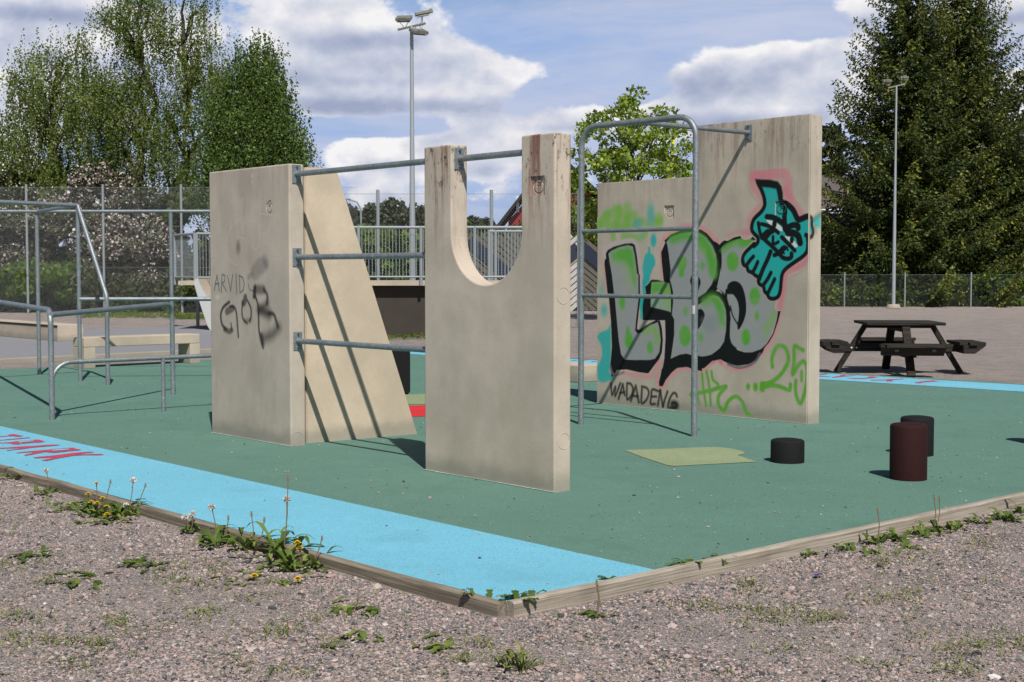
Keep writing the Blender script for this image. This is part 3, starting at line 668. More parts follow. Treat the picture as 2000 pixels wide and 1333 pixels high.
# teal clouds
S.fill(c5([(168, 478), (150, 510), (130, 535), (60, 565), (35, 600), (45, 640), (70, 680), (82, 760), (70, 830), (40, 900), (35, 960), (45, 1040), (90, 1065), (170, 1040), (205, 1030), (200, 990), (165, 950), (170, 700)]), TEAL, .014, .93, True)
S.dot(c5([(102, 340)])[0], .055, .075, TEAL, .04, .8); S.dot(c5([(85, 140)])[0], .05, .08, TEAL, .05, .5)
S.fill(c4([(700, 680), (735, 690), (737, 760), (775, 790), (800, 870), (795, 930), (770, 960), (745, 1040), (715, 1130), (680, 1190), (665, 1260), (660, 1500), (600, 1500), (600, 1250), (612, 1180), (640, 1080), (632, 960), (645, 870), (665, 790), (700, 750)]), TEAL, .014, .95, True)
S.fill(c5([(520, -10), (560, 0), (560, 50), (510, 90), (515, 180), (492, 240), (492, 445), (465, 420), (462, 300), (462, 100), (480, 50)]), TEAL, .01, .92)
S.dot(c4([(775, 600)])[0], .045, .08, TEAL, .018, .95)
# green scribble over the letters
for p, w in (([(60, 410), (110, 340), (170, 250), (205, 430)], .10), ([(90, 380), (200, 270), (320, 200), (290, 300), (270, 410)], .12), ([(330, 200), (350, 300), (400, 380), (300, 390)], .12), ([(440, 160), (440, 300), (430, 400)], .13), ([(450, 300), (520, 260), (540, 380), (600, 340), (700, 370), (860, 340)], .10),
             ([(240, 490), (250, 560)], .09), ([(380, 550), (500, 555), (600, 565), (670, 505)], .09), ([(120, 400), (300, 420), (500, 420)], .06)):
    S.stroke(c4(p), w, (.17, .42, .05), .03, .72)
S.dot(c4([(840, 345)])[0], .07, .10, (.20, .45, .05), .04, .7); S.dot(c4([(740, 270)])[0], .06, .13, (.05, .38, .33), .04, .8); S.dot(c4([(570, 400)])[0], .08, .07, (.05, .38, .33), .04, .7); S.dot(c4([(615, 530)])[0], .04, .06, (.15, .42, .35), .03, .4)
# pink and lilac halo
for p, w, c_, a in ((c4([(105, 760), (105, 880), (140, 1000), (165, 1290)]), .035, PNK, .6), (c4([(125, 800), (130, 720), (200, 670), (400, 608), (520, 605), (565, 700), (595, 900), (612, 1290)]), .05, LIL, .75), (c5([(125, 0), (150, 180), (168, 400)]), .03, PNK, .55), (c5([(445, 470), (450, 520), (600, 450)]), .03, LIL, .6),
                    (c5([(168, 950), (205, 985), (300, 975), (430, 992), (560, 1005), (600, 960), (640, 870), (700, 850)]), .045, PNK, .9), (c5([(645, 880), (640, 1000), (640, 1100), (665, 1130), (700, 1110)]), .045, PNK, .85), (c5([(700, 1100), (770, 1010), (850, 930), (930, 930), (1000, 960)]), .045, PNK, .85),
                    (c5([(690, 470), (705, 620), (695, 840)]), .03, LIL, .8), (c6([(85, 170), (50, 290), (62, 590)]), .028, PNK, .8), (c6([(240, 60), (330, 50), (430, 70), (520, 120), (600, 220)]), .05, PNK, .85), (c6([(625, 240), (720, 150), (810, 125), (889, 120), (960, 150)]), .045, LIL, .75),
                    (c4([(920, 560), (960, 510), (1060, 500)]), .08, PNK, .6), (c4([(745, 1060), (770, 1110)]), .03, PNK, .7), (c6([(640, 215), (740, 135), (889, 112)]), .03, PNK, .35),
                    (c9([(912, 40), (885, 190), (838, 320), (760, 440), (705, 520)]), .045, PNK, .9), (c9([(0, 705), (100, 683), (170, 610), (220, 565), (300, 635), (380, 675), (450, 685), (550, 665), (620, 640)]), .038, PNK, .9), (c9([(190, 590), (225, 555), (270, 600)]), .05, (.62, .16, .2), .6)):
    S.stroke(p, w, c_, .012, a)
# L
S.fill(c4([(155, 770), (180, 725), (260, 680), (400, 640), (500, 635), (535, 660), (560, 800), (585, 1000), (602, 1320), (180, 1320), (165, 1180), (135, 900), (140, 855), (158, 835)]), BLK)
S.fill(c5([(120, -20), (460, -20), (464, 240), (441, 440), (432, 528), (455, 535), (520, 490), (620, 440), (662, 445), (682, 520), (692, 640), (682, 760), (655, 830), (600, 900), (545, 975), (450, 962), (330, 935), (230, 940), (200, 1000), (175, 1010), (163, 900), (180, 700), (170, 450), (150, 220)]), BLK)
S.fill(c4([(190, 770), (230, 735), (330, 690), (440, 665), (505, 680), (530, 800), (555, 1000), (580, 1320), (266, 1320), (235, 1050), (205, 880)]), SIL)
S.fill(c5([(186, -20), (445, -20), (445, 240), (422, 440), (413, 545), (440, 577), (490, 556), (560, 495), (640, 460), (655, 520), (668, 640), (655, 760), (612, 825), (560, 838), (400, 838), (310, 835), (272, 780), (250, 640), (230, 440), (212, 230)]), SIL)
S.fill(c4([(225, 760), (330, 702), (440, 680), (500, 710), (525, 850), (548, 1100), (540, 1200), (500, 1120), (465, 950), (400, 880), (250, 860)]), GRN, .045, .92)
S.fill(c4([(225, 800), (400, 850), (520, 1000), (550, 1150), (540, 1280), (440, 1200), (350, 960), (230, 890)]), YGR, .07, .35)
for p, rx, rz in (((282, 265), .05, .085), ((352, 645), .065, .10), ((340, 555), .03, .06), ((562, 715), .05, .07)): S.dot(c5([p])[0], rx, rz, GRN, .022, .95)
S.stroke(c5([(520, 560), (580, 525), (620, 560), (630, 660)]), .07, YGR, .04, .8)
# hook box beside the L
S.fill(c5([(575, 33), (640, 35), (700, 55), (750, 40), (780, 80), (797, 170), (803, 240), (797, 400), (808, 480), (800, 620), (775, 780), (768, 848), (820, 805), (880, 780), (923, 772), (990, 775), (1040, 790), (1040, 915), (980, 905), (923, 900), (840, 915), (780, 965), (720, 1040), (690, 1103), (655, 1103), (650, 1060), (692, 900), (705, 820), (716, 620), (712, 442), (490, 442), (487, 300), (495, 240), (520, 170), (513, 105), (545, 75)]), BLK)
S.fill(c5([(580, 62), (660, 57), (700, 60), (760, 72), (772, 110), (780, 240), (776, 366), (752, 350), (600, 314), (570, 308), (570, 170)]), (.27, .37, .27))
S.fill(c5([(582, 64), (660, 60), (760, 74), (776, 130), (775, 190), (740, 200), (660, 150), (580, 180)]), GRN, .03, .9)
S.fill(c5([(700, 120), (778, 130), (780, 340), (740, 330), (700, 250)]), YGR, .04, .55)
# B
S.fill(c6([(85, 200), (150, 140), (250, 100), (350, 85), (440, 92), (500, 130), (560, 200), (600, 222), (632, 250), (636, 400), (622, 530), (596, 640), (575, 682), (622, 695), (665, 735), (702, 810), (720, 950), (722, 1180), (760, 1260), (700, 1330), (560, 1360), (300, 1330), (150, 1340), (150, 700), (135, 612), (80, 590), (60, 400), (55, 310), (95, 220)]), BLK)
S.fill(c6([(108, 210), (160, 165), (250, 130), (350, 118), (430, 130), (490, 170), (550, 250), (585, 340), (592, 430), (577, 520), (545, 620), (480, 708), (415, 755), (415, 800), (450, 780), (500, 745), (560, 726), (610, 742), (650, 792), (680, 870), (692, 960), (685, 1080), (665, 1170), (620, 1240), (540, 1300), (450, 1322), (380, 1312), (300, 1290), (235, 1300), (150, 1338), (170, 1200), (183, 1100), (182, 960), (160, 915), (172, 800), (172, 700), (155, 620), (138, 570), (148, 480), (130, 330), (118, 250)]), SIL)
S.stroke(c6([(395, 795), (470, 748), (540, 700), (590, 630)]), .075, BLK, .006)
S.fill(c6([(345, 545), (385, 535), (420, 550), (438, 600), (425, 650), (405, 700), (350, 712), (348, 640), (335, 590)]), BLK, smooth=True)
S.fill(c6([(395, 870), (440, 858), (470, 890), (475, 930), (450, 1000), (415, 1052), (395, 1050)]), BLK, smooth=True)
S.stroke(c6([(165, 190), (280, 155), (410, 170), (490, 250), (550, 390), (560, 520)]), .10, GRN, .05, .9)
S.fill(c6([(400, 140), (470, 170), (540, 270), (580, 400), (570, 560), (520, 500), (480, 330), (400, 250)]), GRN, .04, .8)
S.stroke(c6([(440, 255), (460, 300)]), .08, YGR, .05, .4)
S.fill(c6([(215, 370), (290, 355), (303, 430), (280, 490), (270, 545), (232, 545), (222, 480), (205, 420)]), GRN, .018, .95, True)
S.dot(c6([(455, 440)])[0], .035, .045, GRN, .03, .8); S.dot(c6([(294, 880)])[0], .04, .05, GRN, .03, .75); S.dot(c6([(286, 1118)])[0], .085, .115, GRN, .02, .95); S.dot(c6([(438, 1130)])[0], .035, .045, GRN, .03, .8)
S.stroke(c6([(480, 790), (560, 760), (620, 840), (650, 990)]), .10, GRN, .06, .85); S.fill(c6([(520, 740), (600, 745), (640, 800), (670, 900), (600, 860)]), GRN, .03, .8)
S.fill(c6([(450, 960), (560, 930), (600, 1050), (520, 1080), (460, 1030)]), (.20, .235, .25), .06, .5, True)
# O
S.fill(c6([(625, 250), (640, 232), (720, 175), (800, 155), (900, 158), (950, 175), (1000, 900), (760, 1280), (700, 1330), (660, 1240), (690, 1080), (700, 960), (690, 850), (640, 700), (600, 650), (632, 520)]), BLK)
S.fill([(1409.5, 489), (1420, 479), (1440, 470), (1460, 467), (1476, 472), (1500, 500), (1530, 560), (1523, 582), (1521, 600), (1516, 627), (1507, 652), (1496, 672), (1486, 682), (1468, 688), (1450, 686), (1437, 679), (1428, 670), (1425, 655), (1427, 622), (1425, 602), (1419, 584), (1413.6, 572), (1400, 561.5), (1405, 545), (1408.5, 531), (1410, 511)], SIL)
S.fill(c6([(690, 690), (697, 630), (725, 600), (760, 588), (805, 602), (842, 650), (870, 750), (877, 870), (862, 950), (832, 1020), (800, 1062), (790, 1010), (800, 960), (806, 860), (790, 780), (750, 722), (703, 718)]), BLK, smooth=True)
S.stroke(c6([(725, 830), (745, 920), (797, 1010)]), .018, BLK, .006); S.stroke(c6([(690, 680), (682, 760), (715, 870)]), .038, BLK, .006)
for p, rx, rz in ((c6([(745, 400)])[0], .085, .105), (c9([(537, 328)])[0], .062, .085), (c9([(657, 95)])[0], .028, .05), (c8([(450, 1160)])[0], .07, .095), (c6([(875, 1130)])[0], .05, .07)): S.dot(p, rx, rz, GRN, .018, .95)
S.stroke(c6([(660, 275), (760, 215), (889, 205), (940, 220)]), .085, GRN, .045, .85); S.stroke(c8([(250, 290), (330, 270)]), .11, GRN, .04, .8)
S.stroke([(1405, 484), (1412, 476), (1424, 469), (1438, 464), (1456, 461), (1474, 466)], .042, BLK, .006)
S.fill([(1506, 612), (1522, 590), (1519, 615), (1508, 640), (1494, 660), (1490, 640)], YGR, .05, .6)
S.fill(c9([(0, 525), (60, 537), (130, 532), (200, 500), (260, 440), (300, 380), (322, 250), (325, 100), (315, -20), (352, -20), (370, 120), (362, 350), (400, 422), (450, 466), (520, 490), (600, 492), (700, 457), (760, 402), (830, 285), (872, 140), (900, -40), (920, -20), (912, 60), (890, 150), (840, 295), (790, 385), (740, 445), (720, 495), (660, 572), (570, 622), (450, 640), (360, 620), (300, 592), (220, 540), (170, 590), (90, 662), (0, 690)]), BLK)
S.fill(c6([(150, 1338), (235, 1300), (300, 1290), (380, 1312), (450, 1322), (450, 1460), (380, 1445), (300, 1420), (200, 1430), (100, 1480), (40, 1560), (60, 1440)]), BLK)
S.stroke(c9([(345, 620), (450, 658), (560, 640), (640, 590), (690, 505)]), .03, (.10, .085, .12), .008, .85); S.stroke(c5([(165, 900), (180, 960), (215, 990), (300, 960)]), .03, (.12, .12, .15), .01, .7)
# green tags at the bottom right
GT = (.10, .36, .02)
for p, w in (([(825, 650), (820, 560), (860, 450), (910, 420), (970, 450), (1000, 560), (970, 650), (900, 750), (810, 815), (720, 835)], .062), ([(705, 880), (830, 850), (930, 872), (1010, 902), (1022, 840)], .06), ([(715, 840), (715, 890)], .09), ([(1160, 470), (1110, 445), (1065, 430), (1060, 600), (1045, 730), (1100, 640), (1160, 590), (1198, 650), (1198, 800), (1170, 950), (1130, 1045), (1090, 980), (1075, 880), (1080, 800)], .06),
             ([(1142, 700), (1142, 800)], .045), ([(60, 720), (80, 900), (105, 1070)], .042), ([(110, 700), (140, 850), (158, 1070)], .046), ([(-60, 950), (150, 905), (320, 860)], .06), ([(165, 700), (180, 790), (240, 850), (150, 920)], .044), ([(10, 930), (30, 1050)], .035), ([(320, 872), (245, 960), (242, 1060), (300, 1120), (350, 1020), (430, 972), (500, 1030), (540, 1140), (600, 1185)], .06)):
    S.stroke(c9(p), w * .78, GT, .011, .95)
S.dot(c9([(562, 865)])[0], .028, .04, GT, .014); S.dot(c9([(642, 867)])[0], .033, .047, GT, .014)
mural = S.build('graffiti_lettering', m_gp, g, y=-.0004, label='silver and green bubble letters LBO outlined in black')
# black name tag
S2 = Sheet(GL, .2, 1.75, .02, .62, .006, gl)
for p in ([(172, 1075), (182, 1190), (215, 1105), (213, 1200), (265, 1072)], [(247, 1228), (290, 1080), (308, 1190)], [(262, 1170), (303, 1160)], [(332, 1082), (330, 1160), (335, 1235), (375, 1195), (392, 1130), (370, 1080), (332, 1072)], [(370, 1250), (420, 1095), (450, 1265)], [(388, 1195), (440, 1205)], [(482, 1112), (478, 1190), (478, 1272), (525, 1240), (550, 1170), (530, 1120), (480, 1105)],
          [(645, 1150), (585, 1135), (575, 1200), (568, 1275), (612, 1280)], [(580, 1205), (625, 1205)], [(640, 1295), (665, 1140)], [(665, 1145), (678, 1230), (692, 1305)], [(692, 1305), (712, 1230), (738, 1155)], [(832, 1205), (820, 1175), (790, 1175), (755, 1240), (742, 1310), (780, 1320), (825, 1310), (828, 1275), (785, 1268)]):
    S2.stroke(c5(p), .031, (.015, .015, .013), .013, .93, smooth=len(p) > 4)
S2.dot(c5([(805, 1292)])[0], .07, .06, (.015, .015, .013), .03, .9)
S2.build('graffiti_name', m_gp, g, y=-.0008, label='black sprayed name WADADENG')
# creature
S3 = Sheet(GL, 1.9, LG - .0125, 1.15, 2.62, .0052, gl)
PK2 = (.62, .20, .25)
for p, w, a in ((c7([(560, 170), (460, 190), (420, 240), (440, 380), (520, 500), (590, 640), (500, 740), (400, 860), (370, 960), (355, 1110), (300, 1135)]), .085, .62), (c7([(430, 200), (600, 170), (780, 150), (930, 170), (985, 260), (990, 400), (1000, 520)]), .12, .72), (c7([(950, 420), (1040, 560), (1120, 680), (1225, 840)]), .07, .7), (c7([(560, 200), (700, 210)]), .05, .7), (c7([(0, 1180), (120, 1120), (280, 1100), (370, 1130)]), .05, .4),
                (c8([(1350, 480), (1290, 580), (1150, 680), (1000, 750), (940, 850), (920, 1000), (890, 1180), (860, 1333)]), .075, .85)):
    S3.stroke(p, w, PK2, .03, a)
S3.fill(c7([(470, 270), (800, 290), (880, 400), (900, 620), (990, 670), (1080, 760), (1160, 900), (1260, 870), (1380, 850), (1380, 1140), (1300, 1180), (1330, 1400)]) + c8([(1310, 400), (1240, 490), (1100, 590), (960, 700), (890, 790), (880, 1000), (850, 1150), (780, 1200), (700, 1200), (640, 1130), (580, 1030), (530, 970), (500, 900), (440, 820), (350, 760), (290, 660), (240, 590), (260, 500), (360, 380), (500, 290), (510, 200), (430, 130), (400, 0)]) + c7([(400, 960), (450, 870), (600, 740), (620, 650), (570, 500), (480, 330)]), TEAL, .006)
S3.fill(c7([(600, 560), (760, 500), (830, 640), (760, 800), (620, 800)]), (.05, .34, .33), .1, .4)
def k7(p, w, a=1.0, soft=.007): S3.stroke(c7(p), w * .00100, BLK, soft, a)
def k8(p, w, a=1.0, soft=.007): S3.stroke(c8(p), w * .00100, BLK, soft, a)
S3.fill(c7([(450, 245), (560, 255), (700, 258), (830, 290), (890, 370), (912, 480), (915, 620), (990, 640), (1010, 670), (850, 690), (835, 600), (820, 500), (800, 415), (700, 395), (575, 385), (610, 480), (560, 470), (490, 360)]), BLK, .012)
k7([(500, 300), (560, 430), (605, 560), (612, 680), (560, 780), (450, 890), (410, 980), (405, 1080), (450, 1150), (500, 1200), (500, 1280), (440, 1345)], 48)
k8([(440, 305), (360, 385), (290, 460), (255, 540), (265, 610)], 46)
k7([(900, 630), (990, 670), (1080, 760), (1150, 900), (1210, 900), (1290, 865), (1400, 850)], 66)
k8([(250, 580), (270, 645), (325, 680), (345, 745), (410, 775), (460, 820), (508, 850), (512, 930), (540, 970), (592, 1000), (612, 1080), (652, 1120), (690, 1185), (760, 1200), (835, 1160), (868, 1060), (882, 920), (900, 800), (960, 710), (1100, 605), (1230, 515), (1300, 430), (1318, 300), (1308, 190), (1285, 165)], 46)
k7([(1285, 1160), (1330, 1190), (1400, 1190)], 46)
for p, w in (([(430, 512), (370, 580), (310, 665)], 46), ([(500, 600), (462, 690), (415, 775)], 46), ([(710, 432), (660, 560), (585, 720), (525, 880)], 54), ([(715, 775), (660, 880), (585, 985)], 46), ([(775, 880), (720, 1000), (665, 1110)], 46)): k8(p, w)
k7([(510, 965), (530, 1090), (565, 1210)], 44); k8([(565, 190), (640, 262), (740, 352), (830, 440)], 48)
S3.fill(c7([(630, 905), (740, 935), (840, 990), (940, 1085), (880, 1100), (780, 1050), (680, 975)]), WHT, .005)
S3.fill(c8([(950, 158), (1040, 205), (1100, 262), (1155, 345), (1105, 372), (1040, 292), (955, 205)]), WHT, .005)
S3.dot(c7([(772, 985)])[0], .030, .042, BLK, .006); S3.dot(c8([(1055, 240)])[0], .027, .040, BLK, .006)
k7([(650, 865), (760, 880), (880, 950), (980, 1040), (1020, 1130)], 62); k7([(560, 985), (650, 1005), (760, 1060), (835, 1125)], 46)
S3.fill(c7([(560, 1140), (650, 1060), (770, 1060), (800, 1110), (720, 1160), (660, 1230), (650, 1300), (560, 1230)]), BLK, .01)
S3.fill(c7([(575, 1100), (610, 1060), (560, 1010)]), TEAL, .006)
k7([(935, 650), (935, 850), (940, 1060)], 62)
k7([(960, 1080), (1010, 1030), (1080, 1000), (1150, 1010), (1160, 1050)], 64); k7([(990, 1130), (1080, 1130), (1160, 1180), (1190, 1290)], 74)
k7([(890, 1195), (950, 1255), (1020, 1330)], 44); k8([(900, 205), (1000, 305), (1105, 415)], 46)
k8([(750, 190), (750, 285), (780, 305), (835, 275)], 38)
S3.fill(c8([(830, 420), (880, 350), (930, 320), (990, 350), (1010, 420), (960, 440), (940, 480), (880, 470)]), BLK, .006)
S3.fill(c8([(930, 430), (975, 400), (980, 440), (950, 470)]), TEAL, .004)
k8([(770, 490), (850, 470), (900, 525), (980, 550), (1045, 525), (1050, 465)], 50)
S3.build('graffiti_creature', m_gp, g, y=-.0012, label='teal horned creature with white eyes, drooping hands and pink halo', hole=LG_[1])
S3.build('graffiti_creature_forehead', m_gp, g, y=.0114, hole=LG_[1], only=True)
# wrap of the paint onto the end face
gel = lambda px, py: end_loc(GL, LG, px, py)
S4 = Sheet(GL, .012, TG - .012, 1.5, 2.3, .005, gel)
S4.fill(c7([(1340, 900), (1372, 930), (1375, 1130), (1340, 1160)]), TEAL, .006); S4.fill(c7([(1390, 930), (1440, 870), (1520, 820), (1520, 1050), (1440, 1040)]), TEAL, .03, .9)
S4.stroke(c7([(1340, 860), (1378, 900), (1380, 1000), (1400, 1110), (1380, 1180), (1335, 1205)]), .05, BLK, .012, .95); S4.stroke(c7([(1420, 900), (1460, 860), (1510, 830)]), .05, (.03, .12, .12), .03, .6)
S4.stroke(c7([(1430, 1020), (1450, 1120)]), .03, BLK, .03, .4)
S4.build('graffiti_overspray', m_gp, g, y=LG + .0005, end=True)

# left wall writing
ll = lambda px, py: wall_loc(PL0, px, py); cl = lambda p: crop(400, 500, 6.06, p); cw = lambda p: crop(400, 300, 6.06, p)
S5 = Sheet(PL0, .012, LL - .03, .7, 2.45, .006, ll)
DT = (.035, .075, .09)
for p in ([(112, 412), (128, 320), (145, 228), (158, 320), (172, 420)], [(122, 335), (168, 330)], [(195, 432), (200, 330), (205, 220), (240, 235), (235, 300), (205, 325), (258, 418)], [(270, 235), (305, 420), (330, 225)], [(370, 218), (380, 445)], [(410, 235), (413, 340), (416, 440), (455, 410), (468, 340), (450, 260), (405, 232)]):
    S5.stroke(cl(p), .014, DT, .006, .85, smooth=False)
S5.stroke(cl([(515, 340), (535, 400), (590, 418), (600, 340)]), .014, DT, .006, .7)
S5.stroke(cl([(520, 250), (560, 215)]), .05, (.10, .10, .10), .02, .4); S5.stroke(cl([(600, 190), (650, 130), (700, 90)]), .15, (.13, .125, .12), .03, .5); S5.stroke(cl([(700, 60), (730, 120)]), .05, (.10, .10, .10), .02, .4)
SB = (.022, .020, .018)
for p, w, so_, a in (([(290, 548), (220, 610), (190, 700), (205, 810), (250, 870)], .045, .012, .92), ([(235, 870), (290, 895), (320, 880)], .075, .014, .75), ([(318, 880), (310, 800)], .03, .012, .85), ([(262, 660), (330, 620)], .10, .014, .72), ([(300, 600), (350, 610), (375, 680), (385, 800), (398, 960)], .035, .010, .95),
                     ([(480, 490), (470, 550), (455, 560)], .09, .015, .8), ([(455, 540), (440, 640), (450, 740), (500, 800)], .035, .012, .9), ([(500, 520), (545, 620), (548, 720), (530, 770)], .035, .012, .92), ([(470, 770), (540, 770)], .06, .03, .5),
                     ([(595, 380), (585, 480)], .07, .016, .95), ([(600, 480), (632, 600), (638, 760), (645, 900), (690, 1090)], .038, .012, .95), ([(600, 400), (690, 400)], .12, .03, .68), ([(700, 400), (740, 470), (735, 570)], .05, .018, .88), ([(740, 560), (650, 640)], .09, .05, .7), ([(650, 640), (760, 690)], .13, .05, .85), ([(760, 680), (820, 700), (865, 840)], .05, .018, .92), ([(870, 850), (800, 930), (690, 980)], .13, .06, .7), ([(670, 940), (690, 1040)], .06, .03, .9)):
    S5.stroke(cl(p), w * .72, SB, so_ * .9, a)
for p in (((558, 250), (560, 290)), ((560, 325), (560, 345))): S5.stroke(cw(p), .012, (.7, .68, .64), .005, .8)
for p in ([(430, 770), (330, 850), (270, 980), (260, 1100), (290, 1250), (380, 1330)], [(460, 790), (450, 900), (470, 960)], [(570, 790), (630, 850), (650, 950), (640, 1080), (600, 1140), (550, 1100)], [(770, 760), (780, 850), (740, 940), (680, 960)], [(390, 1005), (450, 1000), (490, 1050), (490, 1180)], [(645, 715), (810, 735)], [(680, 1140), (670, 1230)]):
    S5.stroke(cw(p), .007, (.64, .60, .55), .004, .6)
S5.dot(cw([(395, 1110)])[0], .035, .06, (.10, .09, .08), .03, .7); S5.dot(cl([(150, 490)])[0], .035, .02, (.7, .68, .65), .02, .5)
S5.build('graffiti_writing', m_lp, lw, y=-.0004, label='small ARVID lettering above black sprayed GOB')

seal = simple('pale_sealant', (.40, .48, .42), .9, 0, .4, 25)
for par, L_ in ((u, LU), (g, LG), (lw, LL)):
    n_ = 60; rs_ = np.random.RandomState(int(L_ * 100)); V = []; F = []
    for i in range(n_ + 1):
        x = L_ * i / n_; w_ = .004 + .012 * rs_.rand() * (.5 + .5 * math.sin(x * 5 + L_)); V += [(x, 0, .006), (x, -w_, .0045)]
    F = [(2 * i, 2 * i + 1, 2 * i + 3, 2 * i + 2) for i in range(n_)]
    mesh_np('foot_sealant', V, F, seal, par)
# ------------------------------------------------------------------ steel bars between the walls
def plate(parent, x, y, z, nx, tilt=False):
    """wall plate on an end face, normal along +-x (nx) or -y (nx=0)"""
    b = MB(); th = .008
    if nx: b.box((x + nx * th / 2, y, z), (th, .092, .165))
    else: b.box((x, y - th / 2, z), (.092, th, .165))
    o = b.build('mounting_plate', M['galv'], parent, bevel=.003)
    for s_ in (1, -1):
        q = MB(); zz = z + s_ * .062
        if nx: q.tube([(x + nx * th, y, zz), (x + nx * (th + .014), y, zz)], .011, 6)
        else: q.tube([(x, y - th, zz), (x, y - th - .014, zz)], .011, 6)
        bo = q.build('bolt', M['bolt'], o, smooth=True)
    return o
bar_labels = ['top galvanised bar joining the left wall and the U shaped wall', 'middle galvanised bar joining the left wall and the U shaped wall', 'lowest galvanised bar joining the left wall and the U shaped wall']
for lab, zz in zip(bar_labels, (2.42, 1.685, .94)):
    P = LR; r = wroot('climbing_bar', P, lab, 'bar', 'steel bars set between the concrete walls')
    r.location.z = 0; b = MB(); L = 1.9434; b.tube([(.006, .08, zz), (L - .006, .08, zz)], .0245, 16); b.build('tube', M['galv'], r, smooth=True)
    plate(r, 0.0, .078, zz, 1); plate(r, L, .078, zz, -1)
r = wroot('climbing_bar', UL, 'short galvanised bar across the mouth of the U opening', 'bar', 'steel bars set between the concrete walls')
b = MB(); b.tube([(xa + .006, .08, 2.415), (xb - .006, .08, 2.415)], .0245, 16); b.build('tube', M['galv'], r, smooth=True); plate(r, xa, .078, 2.415, 1); plate(r, xb, .078, 2.415, -1)

# --- arched ladder frame in front of the mural
P1 = G(1134.5, 829); P2 = G(1355.5, 853); ax = (P2 - P1); AW = np.linalg.norm(ax); arz = math.atan2(ax[1], ax[0])
a = tag(empty('arched_ladder_frame', tuple(P1), arz), 'tall galvanised arch with two rungs standing before the mural wall', 'climbing frame')
b = MB(); b.tube([(0, 0, 0), (0, 0, 3.015), (AW, 0, 3.015), (AW, 0, 0)], .030, 16, bend=.20); b.build('arch_tube', M['galv'], a, smooth=True)
for zz in (1.965, 1.317):
    b = MB(); b.tube([(.02, 0, zz), (AW - .02, 0, zz)], .0215, 14); b.build('rung', M['galv'], a, smooth=True)
# bar back to the mural wall
q = np.linalg.inv(np.array([[math.cos(arz), -math.sin(arz)], [math.sin(arz), math.cos(arz)]]))
bx, bz = wall_loc(GL, 1463, 256); endw = GL - U3 * bx; e2 = q @ (endw - P1)[:2]; mid = (AW * .49, 0)
b = MB(); b.tube([(mid[0], 0, 3.015), (e2[0], e2[1], 3.02)], .0245, 14); b.build('tie_bar', M['galv'], a, smooth=True)
b = MB(); b.box((0, 0, 0), (.09, .008, .165)); o = b.build('mounting_plate', M['galv'], a, bevel=.003); o.location = (e2[0], e2[1] - .006, 3.02); o.rotation_euler = (0, 0, RZ - arz)
for s_ in (1, -1):
    qb = MB(); qb.tube([(0, -.004, s_ * .062), (0, -.022, s_ * .062)], .011, 6); qb.build('bolt', M['bolt'], o, smooth=True)
b = MB(); b.tube([(mid[0] - .035, 0, 3.015), (mid[0] + .035, 0, 3.015)], .0335, 16); b.build('clamp', M['galv'], a, smooth=True)
st = MB(); ang = arz; 
pts = [(AW + .031 * math.sin(q_), -.031 * math.cos(q_)) for q_ in np.linspace(-.9, .7, 9)]
V = [(x, y, z) for z in (1.16, 1.24) for x, y in pts] ; F = [(i, i + 1, i + 10, i + 9) for i in range(8)]
mesh_np('sticker', V, F, simple('worn_sticker', (.55, .55, .55), .6, 0, .9, 60), a)

# ------------------------------------------------------------------ left tube frames
def tube_obj(name, pts, r, parent, bend=0.0, n=12):
    b = MB(); b.tube(pts, r, n, bend=bend); return b.build(name, M['galv'], parent, smooth=True, off=np.array(parent.location))
q77 = G(77, 732); q335 = G(337, 733); q157 = G(157, 745); q211 = G(211, 753)
tf = tag(empty('tall_bar_frame', tuple(q157)), 'tall frame of galvanised tubes behind, with long high bar and slanting tube', 'exercise frame')
zt = 2.47; zl = 1.17; Zv = lambda z: np.array([0, 0, z])
hb0 = D(0, 403, q77[1] - .1); hb0[2] = zt
xdir = np.array([1., 0, 0])
tube_obj('post', [q77, q77 + Zv(zt - .02)], .030, tf); tube_obj('post', [q335, q335 + Zv(zt - .02)], .030, tf)
tube_obj('high_bar', [q77 + Zv(zt) - xdir * 3.0, q335 + Zv(zt) + xdir * 2.2], .0245, tf)
e3 = q335 + xdir * 2.2; tube_obj('post', [e3, e3 + Zv(zt - .02)], .030, tf)
tube_obj('cross_bar', [q77 + Zv(zt), q157 + Zv(zt + .03)], .0245, tf)
pf = D(0, 393, 18.6); pf = np.array([pf[0], pf[1], zt + .03]); dpf = pf - (q157 + Zv(zt + .03))
tube_obj('post', [q157, q157 + Zv(zt + .03)], .030, tf)
tube_obj('high_bar', [q157 + Zv(zt + .03), q157 + Zv(zt + .03) + dpf * 2.2], .030, tf)
e4 = q157 + dpf * 2.2; tube_obj('post', [e4, e4 + Zv(zt)], .030, tf)
tube_obj('slanting_tube', [q157 + Zv(zt + .03), q211 + Zv(1.22), q211], .030, tf, bend=.15)
lo_end = q335 + xdir * 2.0 - np.array([0, .9, 0])
tube_obj('low_bar', [q157 + Zv(zl), lo_end + Zv(zl)], .030, tf); tube_obj('post', [lo_end, lo_end + Zv(zl)], .030, tf)

